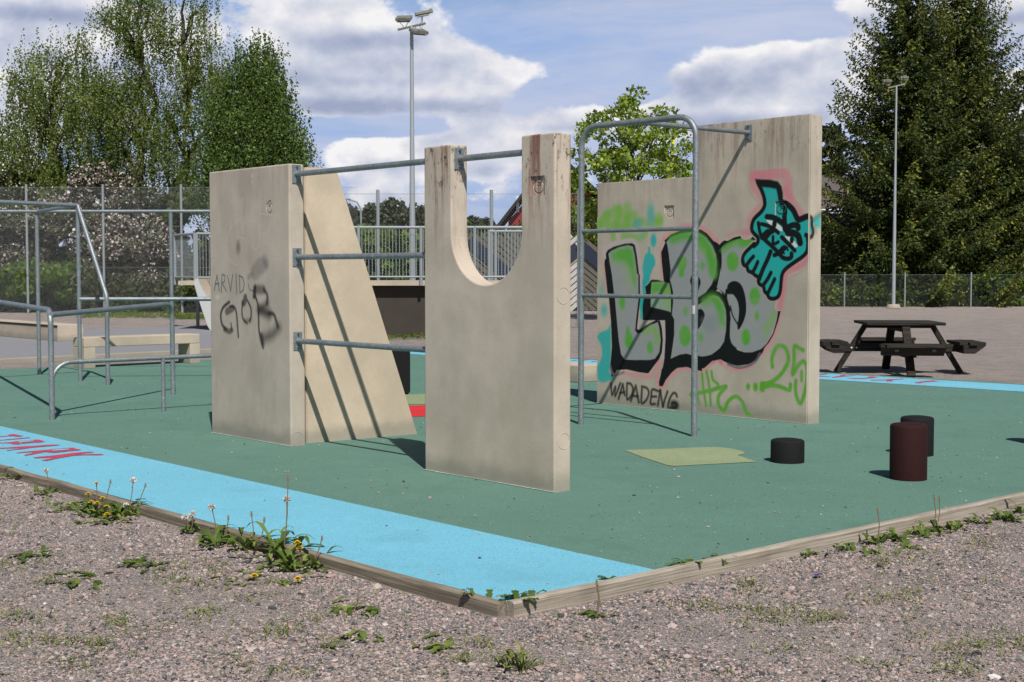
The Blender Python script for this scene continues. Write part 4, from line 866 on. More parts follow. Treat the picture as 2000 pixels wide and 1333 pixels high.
p101 = G(102, 820); p337 = G(338, 771); p319 = G(319.5, 805)
lf = tag(empty('low_bar_frame', tuple(p101)), 'low frame of bent galvanised tubes with three bars at two heights, in front', 'exercise frame')
zb_ = 1.155
pl0 = D(0, 589, 18.4); dl0 = np.array([pl0[0], pl0[1], 0]) - p101
tube_obj('bent_tube', [p101, p101 + Zv(zb_), p101 + dl0 * 1.5 + Zv(zb_), p101 + dl0 * 1.5], .030, lf, bend=.16)
tube_obj('bent_tube', [p101 + Zv(zb_ - .05), p337 + Zv(zb_), p337], .030, lf, bend=.16)
dC = (p319 - p101) / np.linalg.norm(p319 - p101)
cend = p101 + dC * 3.1
tube_obj('bent_tube', [p101 + Zv(.02), p101 + Zv(.60), cend + Zv(.61), cend], .0245, lf, bend=.22)
tube_obj('post', [p319, p319 + Zv(.6)], .0245, lf)

# ------------------------------------------------------------------ concrete bench, blocks
ba = G(165, 720.5); bb = G(391, 709.5); bd_ = bb - ba; BL = np.linalg.norm(bd_); brz = math.atan2(bd_[1], bd_[0])
bn = tag(empty('concrete_bench', tuple(ba), brz), 'low concrete bench on two legs at the far edge of pad', 'bench')
b = MB(); lh = .50; lw_ = .19; dp = .42
for nm, c_, s_ in (('seat', (BL / 2, dp / 2, lh - .08), (BL, dp, .16)),): MB().box(c_, s_).build(nm, M['conc_far'], bn, bevel=.012)
for x in (lw_ / 2, BL - lw_ / 2): MB().box((x, dp / 2, (lh - .16) / 2 - .001), (lw_, dp, lh - .162)).build('leg', M['conc_far'], bn, bevel=.006)

def wblock(name, px1, px2, h, tlen, tdep, label, cat, mt, z0=GR):
    P = G(*px1, z0); e = tag(empty(name, (P[0], P[1], z0), RZ), label, cat); return e
P = G(113, 669, GR); e = tag(empty('long_concrete_block', (P[0], P[1], GR + .02), RZ), 'long low concrete block with metal edge lying on the road', 'concrete block')
MB().box((-3.5, .31, .19), (7.0, .62, .38)).build('block', M['conc_far'], e, bevel=.01); MB().box((-3.5, -.004, .345), (6.98, .008, .05)).build('metal_edge', M['roofd'], e)
P = G(1129, 748); e = tag(empty('low_concrete_block', (P[0], P[1], 0), RZ + R(0)), 'low sandy concrete block lying on the pad behind the arch', 'concrete block')
MB().box((-1.0, .25, .12), (2.0, .5, .24)).build('block', M['conc_far'], e, bevel=.01)
P = G(797, 771); e = tag(empty('black_padded_block', (P[0], P[1], 0), 0), 'upright black block half hidden behind the sloping wall edge', 'block')
MB().box((-.4, .2, .28), (.8, .4, .56)).build('block', M['black'], e, bevel=.015)

# ------------------------------------------------------------------ rubber stump seats
def stump(x, y, r, h, m_, label):
    e = tag(empty('stump_seat', (x, y, 0)), label, 'stump seat', 'round rubber stump seats on the pad')
    prof = [(0, h + .008), (r * .6, h + .006), (r - .018, h), (r - .006, h - .005), (r, h - .018), (r, .0)]
    n = 48; V = []; F = []
    for pr_, z in prof:
        for k in range(n): V.append((pr_ * math.cos(2 * math.pi * k / n), pr_ * math.sin(2 * math.pi * k / n), z))
    for i in range(len(prof) - 1):
        for k in range(n): F.append((i * n + k, (i + 1) * n + k, (i + 1) * n + (k + 1) % n, i * n + (k + 1) % n))
    mesh_np('cylinder_body', V, F, m_, e, smooth=True); return e
q = G(1774, 941); stump(q[0] * 1.013, q[1] + .137, .137, .415, M['maroon'], 'tall maroon stump in front')
q = G(1792, 893); stump(q[0] * 1.01, q[1] + .138, .138, .325, M['black'], 'medium black stump partly hidden by the maroon one')
q = G(1538, 907); stump(q[0] * 1.012, q[1] + .137, .137, .185, M['black'], 'shortest black stump, alone beside the yellow marking')
stump(4.80, 12.36, .137, .42, M['black'], 'black stump just outside the right frame whose shadow shows')

# ------------------------------------------------------------------ picnic table
PC = np.array([6.24, 22.15, GR]); pt = tag(empty('picnic_table', tuple(PC), R(-4)), 'black stained picnic table with benches on four sides on gravel', 'picnic table')
b = MB()
for i in range(6): b.box((0, -.5 + .2 * i, .80), (1.22, .185, .045))
b.build('tabletop', M['darkwood'], pt, bevel=.006)
MB().box((0, 0, .745), (1.0, .09, .06)).box((0, 0, .70), (.09, 1.0, .06)).build('top_bearer', M['darkwood'], pt)
for k in range(4):
    a_ = k * math.pi / 2; ca, sa = math.cos(a_), math.sin(a_); rot = np.array([[ca, -sa, 0], [sa, ca, 0], [0, 0, 1]])
    b = MB(); b.beam((.52, 0, .78), (.99, 0, .0), .07, .12, up=(0, 1, 0)); 
    V = np.concatenate(b.v) @ rot.T; mesh_np('leg', V, b.f, M['darkwood'], pt)
    b = MB()
    for j, (xo, ln) in enumerate(((.93, .86), (1.07, 1.0), (1.21, .86))): b.box((xo, 0, .485), (.125, ln, .045))
    b.box((1.07, -.28, .43), (.36, .06, .06)); b.box((1.07, .28, .43), (.36, .06, .06))
    V = [(x, y, z) for x, z in ((.92, .46), (1.27, .46), (1.10, .33), (.92, .33)) for y in (-.46, .46)]
    b.add(V, [(0, 2, 4, 6), (7, 5, 3, 1), (0, 1, 3, 2), (2, 3, 5, 4), (4, 5, 7, 6), (6, 7, 1, 0)])
    V = np.concatenate(b.v) @ rot.T; mesh_np('bench_seat', V, b.f, M['darkwood'], pt)
for a_ in (0, math.pi / 2):
    b = MB(); ca, sa = math.cos(a_), math.sin(a_); rot = np.array([[ca, -sa, 0], [sa, ca, 0], [0, 0, 1]]); dzz = -.05 * (a_ > 0)
    b.box((0, .06, .40 + dzz), (1.9, .045, .12)); b.box((0, -.06, .40 + dzz), (1.9, .045, .12))
    mesh_np('cross_beam', np.concatenate(b.v) @ rot.T, b.f, M['darkwood'], pt)
for x in (-.78, -.86, .86): MB().tube([(x + .1, -.084, .40), (x + .1, -.095, .40)], .014, 8).build('bolt', M['white'], pt)

# ------------------------------------------------------------------ skate ramp and its railings
YD = 34.6; ZD = 1.33
sk = tag(empty('skate_ramp', (-3.0, YD, GR)), 'raised skate ramp with dark underside behind the walls', 'skate ramp')
off = np.array([-3.0, YD, GR])
x0, x1 = D(640, 550, YD)[0], D(1040, 550, YD)[0]
MB().box(((x0 + x1) / 2, YD + 2.0, ZD - .055), (x1 - x0, 4.0, .11)).build('deck', M['conc_far'], sk, off=off)
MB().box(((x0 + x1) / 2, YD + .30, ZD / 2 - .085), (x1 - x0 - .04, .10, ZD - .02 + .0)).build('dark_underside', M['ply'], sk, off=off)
for px in (834, 1120): pass
# quarter pipe seen at the left: curved side cheek and riding surface
qa = D(384, 545, 38.2)[0]; prof = []
for k in range(13):
    th = R(90) * k / 12 * .86; prof.append((qa + .12 + 1.75 * math.sin(th) * .95, ZD - .02 - (ZD - GR - .02) * (1 - math.cos(th)) / (1 - math.cos(R(90) * .86)) ) )
rp_ = [(389, 545), (393, 556), (400, 570), (411, 587), (424, 602), (440, 616), (460, 629), (485, 640)]
prof = [(D(px, py, 38.0)[0], D(px, py, 38.0)[2]) for px, py in rp_]; npf = len(prof)
V = [(x, 37.99, z) for x, z in prof] + [(x, 41.2, z) for x, z in prof]; F = [(i, i + 1, i + npf + 1, i + npf) for i in range(npf - 1)]
mesh_np('riding_surface', np.array(V) - off, F, M['rampskin'], sk, smooth=True)
low_ = [(D(px, py, 37.9)[0], max(GR, D(px, py, 37.9)[2])) for px, py in [(485, 648), (412, 648), (406, 637), (396, 608), (388, 583), (380, 556), (381, 546)]]
V, F = prism([(x, z + .01) for x, z in prof] + low_, 37.86, 37.98); o = mesh_np('side_cheek', np.array(V) - off, F, M['rampside'], sk)
MB().box((qa - .16, 39.3, ZD - .07), (.56, 2.8, .12)).build('deck', M['conc_far'], sk, off=off)
MB().box((qa - .3, 39.6, (ZD - .13 + GR) / 2), (.08, .08, ZD - .13 - GR)).build('support_post', M['galv_far'], sk, off=off)
def railing(a, b_, z0, z1, sp, label, posts=None, rp=.035, rb=.009):
    a = np.array([a[0], a[1], 0.]); b_ = np.array([b_[0], b_[1], 0.]); L = np.linalg.norm(b_ - a); d_ = (b_ - a) / L
    r = tag(empty('railing', tuple(a + Zv(z0))), label, 'railing', 'steel railings on the skate ramp'); of = a + Zv(z0)
    MB().tube([a + Zv(z1), b_ + Zv(z1)], rp, 8).build('top_rail', M['galv_far'], r, smooth=True, off=of)
    MB().tube([a + Zv(z0 + .08), b_ + Zv(z0 + .08)], .025, 8).build('bottom_rail', M['galv_far'], r, smooth=True, off=of)
    m_ = MB(); n = int(L / sp)
    for i in range(1, n):
        p = a + d_ * (L * i / n); m_.tube([p + Zv(z0 + .08), p + Zv(z1)], rb, 5)
    m_.build('balusters', M['galv_far'], r, off=of)
    for s_ in (posts if posts is not None else (0, L)):
        p = a + d_ * s_; MB().tube([p + Zv(z0 - .14), p + Zv(z1 + .02)], .042, 8).build('post', M['galv_far'], r, smooth=True, off=of)
    return r
ZR0, ZR1 = 1.36, 2.68
pA = D(660, 445, YD - .05); pB = D(1060, 445, YD - .05); xs0 = pA[0]
railing(pA, pB, ZR0, ZR1, .085, 'long galvanised railing on the ramp deck behind the U wall', posts=[D(q_, 445, YD - .05)[0] - xs0 for q_ in (700, 822, 927, 1055)])
pC = D(384, 457, 38.9); pE = D(560, 457, 38.9); zr = 1.55 + (532.6 - 457) * 38.9 / CF
railing(pC, pE, ZD, zr, .085, 'railing section at the left end of the ramp, seen straight on')
pF = D(341, 459, 40.6)
railing(pF, pC - np.array([.06, 0, 0]), ZD, zr, .085, 'railing section at the left end of the ramp, seen at a steep angle', rb=.005)
railing(D(955, 445, YD + 3.2), D(1060, 445, YD + 3.2), ZR0, ZR1, .085, 'short railing across the back of the ramp deck, seen through the U opening', posts=[.0, .18])

# ------------------------------------------------------------------ chevron slat screen
YS = 58.0; zs0 = GR; zs1 = 1.55 + (532.6 - 457) * YS / CF
sc = tag(empty('slatted_screen', (D(1130, 530, YS)[0], YS, GR)), 'screen of diagonal grey slats with a blue zigzag band behind the arch', 'screen'); off = np.array(sc.location)
xL, xM, xR = D(915, 530, YS)[0], D(1130, 530, YS)[0], D(1200, 530, YS)[0]
def slats(x0, x1, sgn, za, zb2, step, m_, name, topf=None):
    b = MB(); w = x1 - x0; k = zs0 - w - 1
    while k < zs1 + w + 1:
        # slat centre line z = k + sgn*(x-x0)*.8
        pts = []
        for x in np.linspace(x0, x1, 25):
            z = k + sgn * (x - x0) * .85; top_ = zs1 if topf is None else topf(x)
            if zs0 < z < top_: pts.append((x, YS, z))
        if len(pts) > 1: b.beam(pts[0], pts[-1], .03, step * .62, up=(0, 0, 1))
        k += step
    return b.build(name, m_, sc, off=off)
xQ = (xL + xM) / 2
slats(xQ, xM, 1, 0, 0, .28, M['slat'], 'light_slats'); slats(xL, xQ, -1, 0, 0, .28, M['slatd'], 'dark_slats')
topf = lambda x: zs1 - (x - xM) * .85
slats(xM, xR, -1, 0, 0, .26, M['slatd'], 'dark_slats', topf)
b = MB(); b.beam((xQ, YS - .05, zs1 - .6 - (xM - xQ) * .85 + .0), (xM, YS - .05, zs1 - .6), .04, .55); b.beam((xM, YS - .05, zs1 - .5), (xR, YS - .05, zs1 - .5 - (xR - xM) * .85), .04, .5); b.beam((xL, YS - .05, zs1 - .3), (xQ, YS - .05, zs1 - .3 - (xQ - xL) * .85), .04, .5)
b.build('blue_band', M['bluew'], sc, off=off)

# ------------------------------------------------------------------ chain link fences
def chain_fence(pts, h, cell, sp, label, wr=.002, rails=(1.0,), z0=GR, post_r=.03):
    """pts: list of (x,y) along the fence"""
    P = [np.array([p[0], p[1], 0.]) for p in pts]; r = tag(empty('chain_link_fence', (P[0][0], P[0][1], z0)), label, 'fence'); off = np.array([P[0][0], P[0][1], z0])
    V = []; F = []; n = 0
    for a, b_ in zip(P[:-1], P[1:]):
        L = np.linalg.norm(b_ - a); d_ = (b_ - a) / L; nn = np.array([d_[1], -d_[0], 0]); m0 = int(-h / cell) - 1; m1 = int(L / cell) + 1
        for sg in (1, -1):
            for k in range(m0, m1 + 1):
                s0 = k * cell; # line from (s0,0) to (s0+h,h)
                ta, tb = max(0, -s0), min(h, L - s0)
                if tb - ta < .05: continue
                sa, sb = s0 + ta, s0 + tb
                if sg < 0: sa, sb = L - sa, L - sb
                p0 = a + d_ * sa + Zv(z0 + ta); p1 = a + d_ * sb + Zv(z0 + tb); dd = (p1 - p0) / np.linalg.norm(p1 - p0); sd_ = np.cross(dd, nn)
                V += [p0 + sd_ * wr, p0 - sd_ * wr * .6 + nn * wr, p0 - sd_ * wr * .6 - nn * wr, p1 + sd_ * wr, p1 - sd_ * wr * .6 + nn * wr, p1 - sd_ * wr * .6 - nn * wr]
                F += [(n, n + 1, n + 4, n + 3), (n + 1, n + 2, n + 5, n + 4), (n + 2, n, n + 3, n + 5)]; n += 6
    mesh_np('wire_mesh', np.array(V) - off, np.array(F), M['wire'], r)
    b = MB()
    for fr in rails:
        for a, b_ in zip(P[:-1], P[1:]): b.tube([a + Zv(z0 + h * fr), b_ + Zv(z0 + h * fr)], .006, 5)
    b.build('tension_wire', M['wire'], r, off=off)
    for p in sp: MB().tube([np.array([p[0], p[1], z0]), np.array([p[0], p[1], z0 + h + .12])], post_r, 8).build('post', M['galv_far'], r, smooth=True, off=off)
    return r
YF = 55.0
fx = lambda px, y: (px - 1000) / CF * y
chain_fence([(fx(-100, YF), YF), (fx(700, YF), YF)], 5.0, .075, [(fx(p, YF), YF) for p in (-92, 55, 204, 356, 506, 656)], 'tall chain link fence in front of the blossoming bushes at left', rails=(1.0, .69, .36), post_r=.05, wr=.0015)
Y2 = 40.5; h2 = 1.55 + (532.6 - 380) * Y2 / CF - GR
chain_fence([(fx(520, Y2), Y2), (fx(1130, Y2), Y2)], h2, .09, [(fx(p, Y2), Y2) for p in (520, 739, 960, 1130)], 'chain link fence with bare posts standing behind the skate ramp', rails=(1.0,), post_r=.05, wr=.0014)
chain_fence([(fx(1560, 63), 63), (fx(2060, 66), 66)], 1.5, .08, [(fx(p, 64), 64) for p in (1649, 1767, 1896, 2024)], 'low chain link fence in front of the hedge at right', rails=(1.0,), post_r=.035, wr=.0016)

# ------------------------------------------------------------------ lamp poles
def floodpole(px, pbase, y, topz, label, heads, rb=.10, r1=.055, arm=.42):
    x = fx(px, y); e = tag(empty('floodlight_pole', (x, y, GR)), label, 'floodlight pole')
    hz_ = topz - GR
    for a_, b_, ra_, rb_ in ((0, hz_ * .36, rb, rb * .86), (hz_ * .36, hz_ * .66, rb * .84, rb * .62), (hz_ * .66, hz_, rb * .58, r1 * .9)):
        MB().tube([(0, 0, a_), (0, 0, b_)], ra_, 14, r2=rb_).build('pole_section', M['pole'], e, smooth=True)
    
    b = MB(); b.tube([(-arm, .2 * arm, hz_ - .08), (arm, -.2 * arm, hz_ + .08)], .035, 8); b.build('crossarm', M['lampgrey'], e, smooth=True)
    for (hx, hy, hz2, rx_, rz2, lx, ly) in heads:
        q_ = empty('tmp', (0, 0, 0)); bpy.data.objects.remove(q_)
        b = MB(); Rm = np.array(Matrix.Rotation(rz2, 3, 'Z') @ Matrix.Rotation(rx_, 3, 'X'))
        cpos = np.array([hx, hy, hz_ + hz2]); b.box(cpos, (lx, ly, .10), Rm); b.box(cpos + Rm @ np.array([0, -ly * .58, .02]), (lx * .45, ly * .2, .13), Rm)
        fl = b.build('floodlight', M['lampgrey'], e, bevel=.015)
        MB().box(cpos + Rm @ np.array([0, 0, -.085]), (lx * .85, ly * .8, .012), Rm).build('lens', M['glass'], fl)
        b = MB()
        for s_ in (-1, 1): b.beam(cpos + Rm @ np.array([s_ * lx * .47, 0, 0]), (hx * .9 + s_ * .03, hy * .5, hz_), .018, .018, up=(0, 1, 0))
        b.build('bracket', M['lampgrey'], fl)
    return e
floodpole(806, 0, 41.5, 8.9, 'tall tapered floodlight pole with three lamps behind the skate ramp', [(-.24, .1, .26, R(24), R(-8), .46, .34), (.33, -.1, .38, R(-12), R(95), .22, .46), (.22, -.15, -.17, R(20), R(30), .50, .36)], rb=.105, r1=.06)
e = floodpole(1745, 0, 62.5, 9.95, 'pale floodlight pole on a concrete foot before the spruce', [(-.42, 0, .24, R(14), R(0), .40, .22), (.36, .1, .40, R(6), R(10), .40, .18)], rb=.085, r1=.045, arm=.36)
MB().tube([(0, 0, 0), (0, 0, .16)], .34, 16, r2=.26).build('concrete_foot', M['conc_far'], e, smooth=True)
x = fx(706, 95); e = tag(empty('street_lamp', (x, 95, GR)), 'distant street lamp with curved arm above the ramp railing', 'street lamp')
zt_ = 1.55 + (532.6 - 400) * 95 / CF
MB().tube([(0, 0, 0), (0, 0, zt_ - .3), (-.25, 0, zt_ + .2), (-.85, 0, zt_ + .4)], .06, 8, bend=.3).build('pole', M['galv_far'], e, smooth=True); MB().box((-.95, 0, zt_ + .40), (.5, .2, .09)).build('lamp_head', M['lampgrey'], e, bevel=.02)

p_a, p_b = D(1312, 300, 60), D(1321, 226, 60); e = tag(empty('yellow_pole', (p_a[0], 60, GR)), 'thin slanting yellow pole with dark bird on top behind the maple', 'pole'); off = np.array(e.location)
MB().tube([(p_a[0] - .05, 60, GR), p_a, p_b], .07, 8).build('pole', simple('yellow_paint', (.75, .72, .03), .6), e, smooth=True, off=off)
MB().tube([p_b + np.array([-.22, 0, .22]), p_b + np.array([-.02, 0, .14]), p_b + np.array([.05, 0, .30])], .05, 6, r2=.03).tube([p_b, p_b + np.array([0, 0, .2])], .03, 5).tube([p_b + np.array([0, 0, .16]), p_b + np.array([.16, 0, .28])], .05, 6, r2=.01).build('bird_finial', M['roofd'], e, smooth=True, off=off)
# ------------------------------------------------------------------ houses
YH = 78.0
hx0, hx1 = fx(962, YH), fx(1245, YH); hxm = fx(1085, YH); ze = 1.55 + (532.6 - 446) * YH / CF; zr_ = 1.55 + (532.6 - 300) * YH / CF
h = tag(empty('red_house', (hxm, YH, GR)), 'red timber house with dark gable roof seen through the U opening', 'house'); off = np.array([hxm, YH, GR])
V, F = prism([(hx0 + .9, GR), (hx1 - .9, GR), (hx1 - .9, ze + .4), (hxm, zr_ - .8), (hx0 + .9, ze + .4)], YH, YH + 8); mesh_np('wall', np.array(V) - off, F, M['redhouse'], h)
b = MB(); 
for sx in (hx0, hx1):
    a_ = np.array([sx, YH + 3.7, ze - .3]); c_ = np.array([hxm, YH + 3.7, zr_]); b.beam(a_, c_, 9.0, .16, up=(0, 0, 1))
b.build('roof', M['roofd'], h, off=off)
w = MB().box((fx(1011, YH), YH - .03, 1.55 + (532.6 - 400) * YH / CF), (.16, .04, .9)).build('window', M['white'], h, off=off)
h = tag(empty('grey_roofed_house', (fx(1640, 84), 84, GR)), 'house with brown grey tiled roof half hidden by the spruce', 'house'); off = np.array([fx(1640, 84), 84, GR])
za = 1.55 + (532.6 - 412) * 84 / CF; zb3 = 1.55 + (532.6 - 335) * 84 / CF; xa_, xb_ = fx(1560, 84), fx(1900, 84)
mesh_np('roof', np.array([(xa_, 83, za), (xb_, 83, za), (xb_ - .5, 88, zb3), (xa_ + .5, 88, zb3), (xa_, 83, za - .14), (xb_, 83, za - .14), (xb_ - .5, 88, zb3 - .14), (xa_ + .5, 88, zb3 - .14)]) - off, [(0, 1, 2, 3), (7, 6, 5, 4), (0, 4, 5, 1), (1, 5, 6, 2), (3, 2, 6, 7), (0, 3, 7, 4)], M['rooft'], h)
MB().box(((xa_ + xb_) / 2, 86, (za + GR) / 2 - .1), (xb_ - xa_ - .8, 5, za - GR - .2)).build('wall', M['wallgrey'], h, off=off)
MB().tube([(xa_, 82.95, za - .02), (xb_, 82.95, za - .02)], .06, 6).build('gutter', M['white'], h, off=off)

# ------------------------------------------------------------------ foliage
rs = np.random.RandomState(11)
def leafquads(P, size, rs, aspect=1.5, up=.35, jit=.35, droop=None):
    n = len(P); a = rs.normal(size=(n, 3)); 
    if droop is not None: a = a * (1 - droop) + np.array([0, 0, -1.0]) * droop * 2
    a /= np.linalg.norm(a, axis=1)[:, None]; nn = rs.normal(size=(n, 3)) + np.array([0, 0, up]); b = np.cross(nn, a); b /= np.linalg.norm(b, axis=1)[:, None] + 1e-9
    s_ = size * (1 + jit * rs.normal(size=n)).clip(.4, 2)[:, None]
    V = np.stack([P - a * s_ * .5 * aspect, P + b * s_ * .5, P + a * s_ * .5 * aspect, P - b * s_ * .5], 1).reshape(-1, 3)
    F = np.arange(4 * n).reshape(n, 4); return V, F
def inpoly(P, poly):
    x, y = P[:, 0], P[:, 1]; ins = np.zeros(len(P), bool); Q = np.array(poly, float); Q2 = np.roll(Q, -1, 0)
    for (ax, ay), (bx, by) in zip(Q, Q2):
        if ay == by: continue
        ins ^= ((ay > y) != (by > y)) & (x < (bx - ax) * (y - ay) / (by - ay) + ax)
    return ins
def sample_poly(poly, n, rs):
    Q = np.array(poly, float); lo, hi = Q.min(0), Q.max(0); out = np.zeros((0, 2))
    while len(out) < n:
        P = lo + rs.rand(n * 3, 2) * (hi - lo); out = np.vstack([out, P[inpoly(P, poly)]])
    return out[:n]
def crown_clumps(poly, y, thick, n, rs):
    """clump centres filling a volume whose front outline is poly (photo px) at distance y"""
    P = sample_poly(poly, n, rs); out = []
    Q = np.array(poly, float)
    for px, py in P:
        row = Q[:, 1]; xsn = []
        for (ax, ay), (bx, by) in zip(Q, np.roll(Q, -1, 0)):
            if (ay > py) != (by > py): xsn.append(ax + (bx - ax) * (py - ay) / (by - ay))
        if len(xsn) < 2: continue
        c_ = (min(xsn) + max(xsn)) / 2; hw = (max(xsn) - min(xsn)) / 2 + 1
        dep = math.sqrt(max(.05, 1 - ((px - c_) / hw) ** 2)) * min(thick, hw / CF * y * 1.0 + .4)
        out.append(D(px, py, y) + np.array([0, (rs.rand() * 2 - 1) * dep, 0]))
    return np.array(out)
def limb(b, a, c_, r0, r1, rs, wob=.12, n=7, sag=.1):
    a = np.asarray(a, float); c_ = np.asarray(c_, float); L = np.linalg.norm(c_ - a); t_ = np.linspace(0, 1, n)[:, None]
    P = a + (c_ - a) * t_ + np.array([0, 0, 1]) * (np.sin(t_ * math.pi) * L * sag) + rs.normal(size=(n, 3)) * wob * L * .08 * np.sin(t_ * math.pi)
    b.tube(P, r0, 6, r2=r1); return P
def tree(name, cat, label, poly, y, thick, base_px, ncl, per, leaf, m_, barkm, style='round', clr=.8, group=None, trunk_r=.2, seed=1, nlimb=26, trunktop=.75, twig=True, blossom=None, aspect=1.5):
    rs = np.random.RandomState(seed); bx = fx(base_px, y); e = tag(empty(name, (bx, y, GR)), label, cat, group); off = np.array([bx, y, GR])
    Cn = crown_clumps(poly, y, thick, ncl, rs); pts = []; tw = MB()
    for c_ in Cn:
        if style == 'weep':
            k = max(2, int(per / 17)); st_ = c_ + rs.normal(size=(k, 3)) * np.array([clr * .95, clr * .95, clr * .8]) + np.array([0, 0, .40])
            L = np.abs(rs.normal(1.0, .55, k)).clip(.25, 2.3)
            for s_, l_ in zip(st_, L):
                m = max(6, int(17 * l_)); zz = np.linspace(0, 1, m); sw = rs.normal(size=2) * .07
                P = np.stack([s_[0] + sw[0] * zz * zz, s_[1] + sw[1] * zz * zz, s_[2] - l_ * zz], 1) + rs.normal(size=(m, 3)) * np.array([.045, .045, .04]); pts.append(P)
        else:
            d_ = rs.normal(size=(per, 3)); d_ /= np.linalg.norm(d_, axis=1)[:, None]; rr_ = clr * rs.rand(per) ** .45 * (.7 + .6 * rs.rand())
            P = c_ + d_ * rr_[:, None] * np.array([1, 1, .72]); pts.append(P)
    P = np.concatenate(pts); P = P[P[:, 2] > GR + .05]
    V, F = leafquads(P, leaf, rs, aspect=aspect, droop=.35 if style == 'weep' else None)
    base = mnoise
    cv = np.array([mnoise.noise(Vector(p * .9)) for p in P[::1]]) if len(P) < 60000 else rs.normal(0, .3, len(P))
    vary = (.45 + .55 * cv + rs.normal(0, .22, len(P))).clip(0, 1); vary = np.where(rs.rand(len(P)) < .03, 1.0, vary)
    mesh_np('crown', V - off, F, m_, e, attrs={'vary': np.repeat(vary, 4)})
    # trunk and limbs
    b = MB(); topz = GR + (Cn[:, 2].max() - GR) * trunktop; cxm = np.median(Cn[:, 0])
    tp = np.array([bx * .55 + cxm * .45, y, topz]); tr = limb(b, (bx, y, GR - .1), tp, trunk_r, trunk_r * .25, rs, .5, 12, 0)
    order = rs.permutation(len(Cn))[:nlimb]
    for i in order:
        c_ = Cn[i]; hh = min(topz - .4, max(GR + .8, c_[2] - np.hypot(c_[0] - tp[0], c_[1] - y) * 1.0 - .4)); k = np.argmin(np.abs(tr[:, 2] - hh)); limb(b, tr[k], c_ + np.array([0, 0, .3]), max(.02, trunk_r * .40), .010 + .03 * trunk_r, rs, .8, 7, .08)
    b.build('trunk', barkm, e, smooth=True, off=off)
    if blossom:
        nb_, sz = blossom; Pi = P[rs.permutation(len(P))[:nb_]] + rs.normal(size=(nb_, 3)) * .06; Pi[:, 1] -= .05
        V, F = leafquads(Pi, sz, rs, aspect=1.0); mesh_np('blossom', V - off, F, M['blossom'], e, attrs={'vary': np.repeat(rs.rand(len(Pi)), 4)})
    return e
gB = 'birches beyond the tall fence'
tree('birch_tree', 'tree', 'broad weeping birch at the far left edge', [(-60, 420), (-50, 260), (0, 235), (25, 190), (40, 150), (65, 95), (110, 82), (135, 105), (180, 82), (202, 110), (215, 160), (232, 250), (222, 330), (150, 400), (60, 410)], 63, 2.2, 95, 165, 340, .064, M['birch'], M['trunkd'], 'weep', .40, gB, .24, 21)
tree('birch_tree', 'tree', 'tallest weeping birch with thin crown reaching the top of the photo', [(193, 35), (215, 30), (250, -30), (305, -30), (312, 60), (300, 130), (298, 200), (325, 290), (300, 370), (220, 370), (205, 250), (212, 130)], 64, 2.0, 285, 98, 310, .064, M['birch'], M['trunkd'], 'weep', .34, gB, .28, 22, trunktop=.9)
tree('birch_tree', 'tree', 'weeping birch with dangling bare twigs right of the tallest one', [(318, 20), (355, -10), (400, -5), (437, 50), (442, 95), (415, 110), (440, 160), (455, 250), (440, 380), (300, 380), (318, 220), (336, 150), (318, 80)], 64.5, 2.0, 345, 100, 310, .064, M['birch'], M['trunkd'], 'weep', .34, gB, .26, 23, trunktop=.85)
tree('birch_tree', 'tree', 'dense bright green conical birch above the left wall', [(505, 88), (522, 110), (545, 160), (558, 215), (585, 262), (602, 320), (600, 420), (400, 420), (408, 260), (430, 165), (460, 125), (482, 105)], 60, 2.4, 500, 300, 300, .068, M['birchb'], M['trunkd'], 'weep', .36, gB, .2, 24)
# understorey beyond the tall fence
US = [('flowering_crab_apple', 'pale pink blossoming tree rising above the fence at left', [(120, 470), (110, 420), (130, 360), (180, 330), (240, 345), (262, 400), (250, 470)], 60.5, 175, 60, 'darkbush', (8000, .095)),
      ('flowering_crab_apple', 'wide pink blossoming bush beside the ramp railing', [(190, 600), (180, 480), (215, 440), (270, 425), (320, 440), (342, 500), (335, 600)], 58.5, 260, 80, 'darkbush', (13000, .10)),
      ('flowering_crab_apple', 'blossoming bush at the left frame edge behind the low frame', [(-40, 610), (-50, 430), (0, 400), (50, 420), (70, 500), (60, 600)], 58.5, 10, 60, 'darkbush', (5000, .09)),
      ('flowering_crab_apple', 'dark bush with scattered white blossom behind the slanting tube', [(60, 600), (60, 430), (100, 390), (150, 395), (190, 430), (200, 600)], 59.5, 120, 75, 'darkbush', (6000, .085)),
      ('flowering_crab_apple', 'thin pink bush near the top left behind the fence post', [(-40, 460), (-40, 340), (20, 320), (90, 330), (125, 380), (120, 460)], 62, 45, 60, 'bush', (4200, .085)),
      ('leafy_shrub', 'bright green shrub low behind the tall fence at left', [(0, 606), (5, 540), (50, 515), (90, 530), (140, 520), (150, 606)], 56.6, 80, 55, 'hedge', None),
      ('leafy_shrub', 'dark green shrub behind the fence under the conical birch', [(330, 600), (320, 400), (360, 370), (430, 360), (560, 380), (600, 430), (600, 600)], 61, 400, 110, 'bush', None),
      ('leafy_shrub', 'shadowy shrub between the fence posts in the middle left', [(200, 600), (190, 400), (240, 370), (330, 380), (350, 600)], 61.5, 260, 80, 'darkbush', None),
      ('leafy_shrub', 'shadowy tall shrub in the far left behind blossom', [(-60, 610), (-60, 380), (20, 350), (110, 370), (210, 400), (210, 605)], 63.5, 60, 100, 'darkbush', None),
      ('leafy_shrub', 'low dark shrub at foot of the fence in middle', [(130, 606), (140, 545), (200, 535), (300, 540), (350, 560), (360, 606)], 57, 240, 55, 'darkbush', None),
      ('leafy_shrub', 'low green shrub under the ramp railing at left', [(330, 606), (335, 560), (380, 550), (440, 560), (450, 608)], 56.5, 390, 26, 'bush', None)]
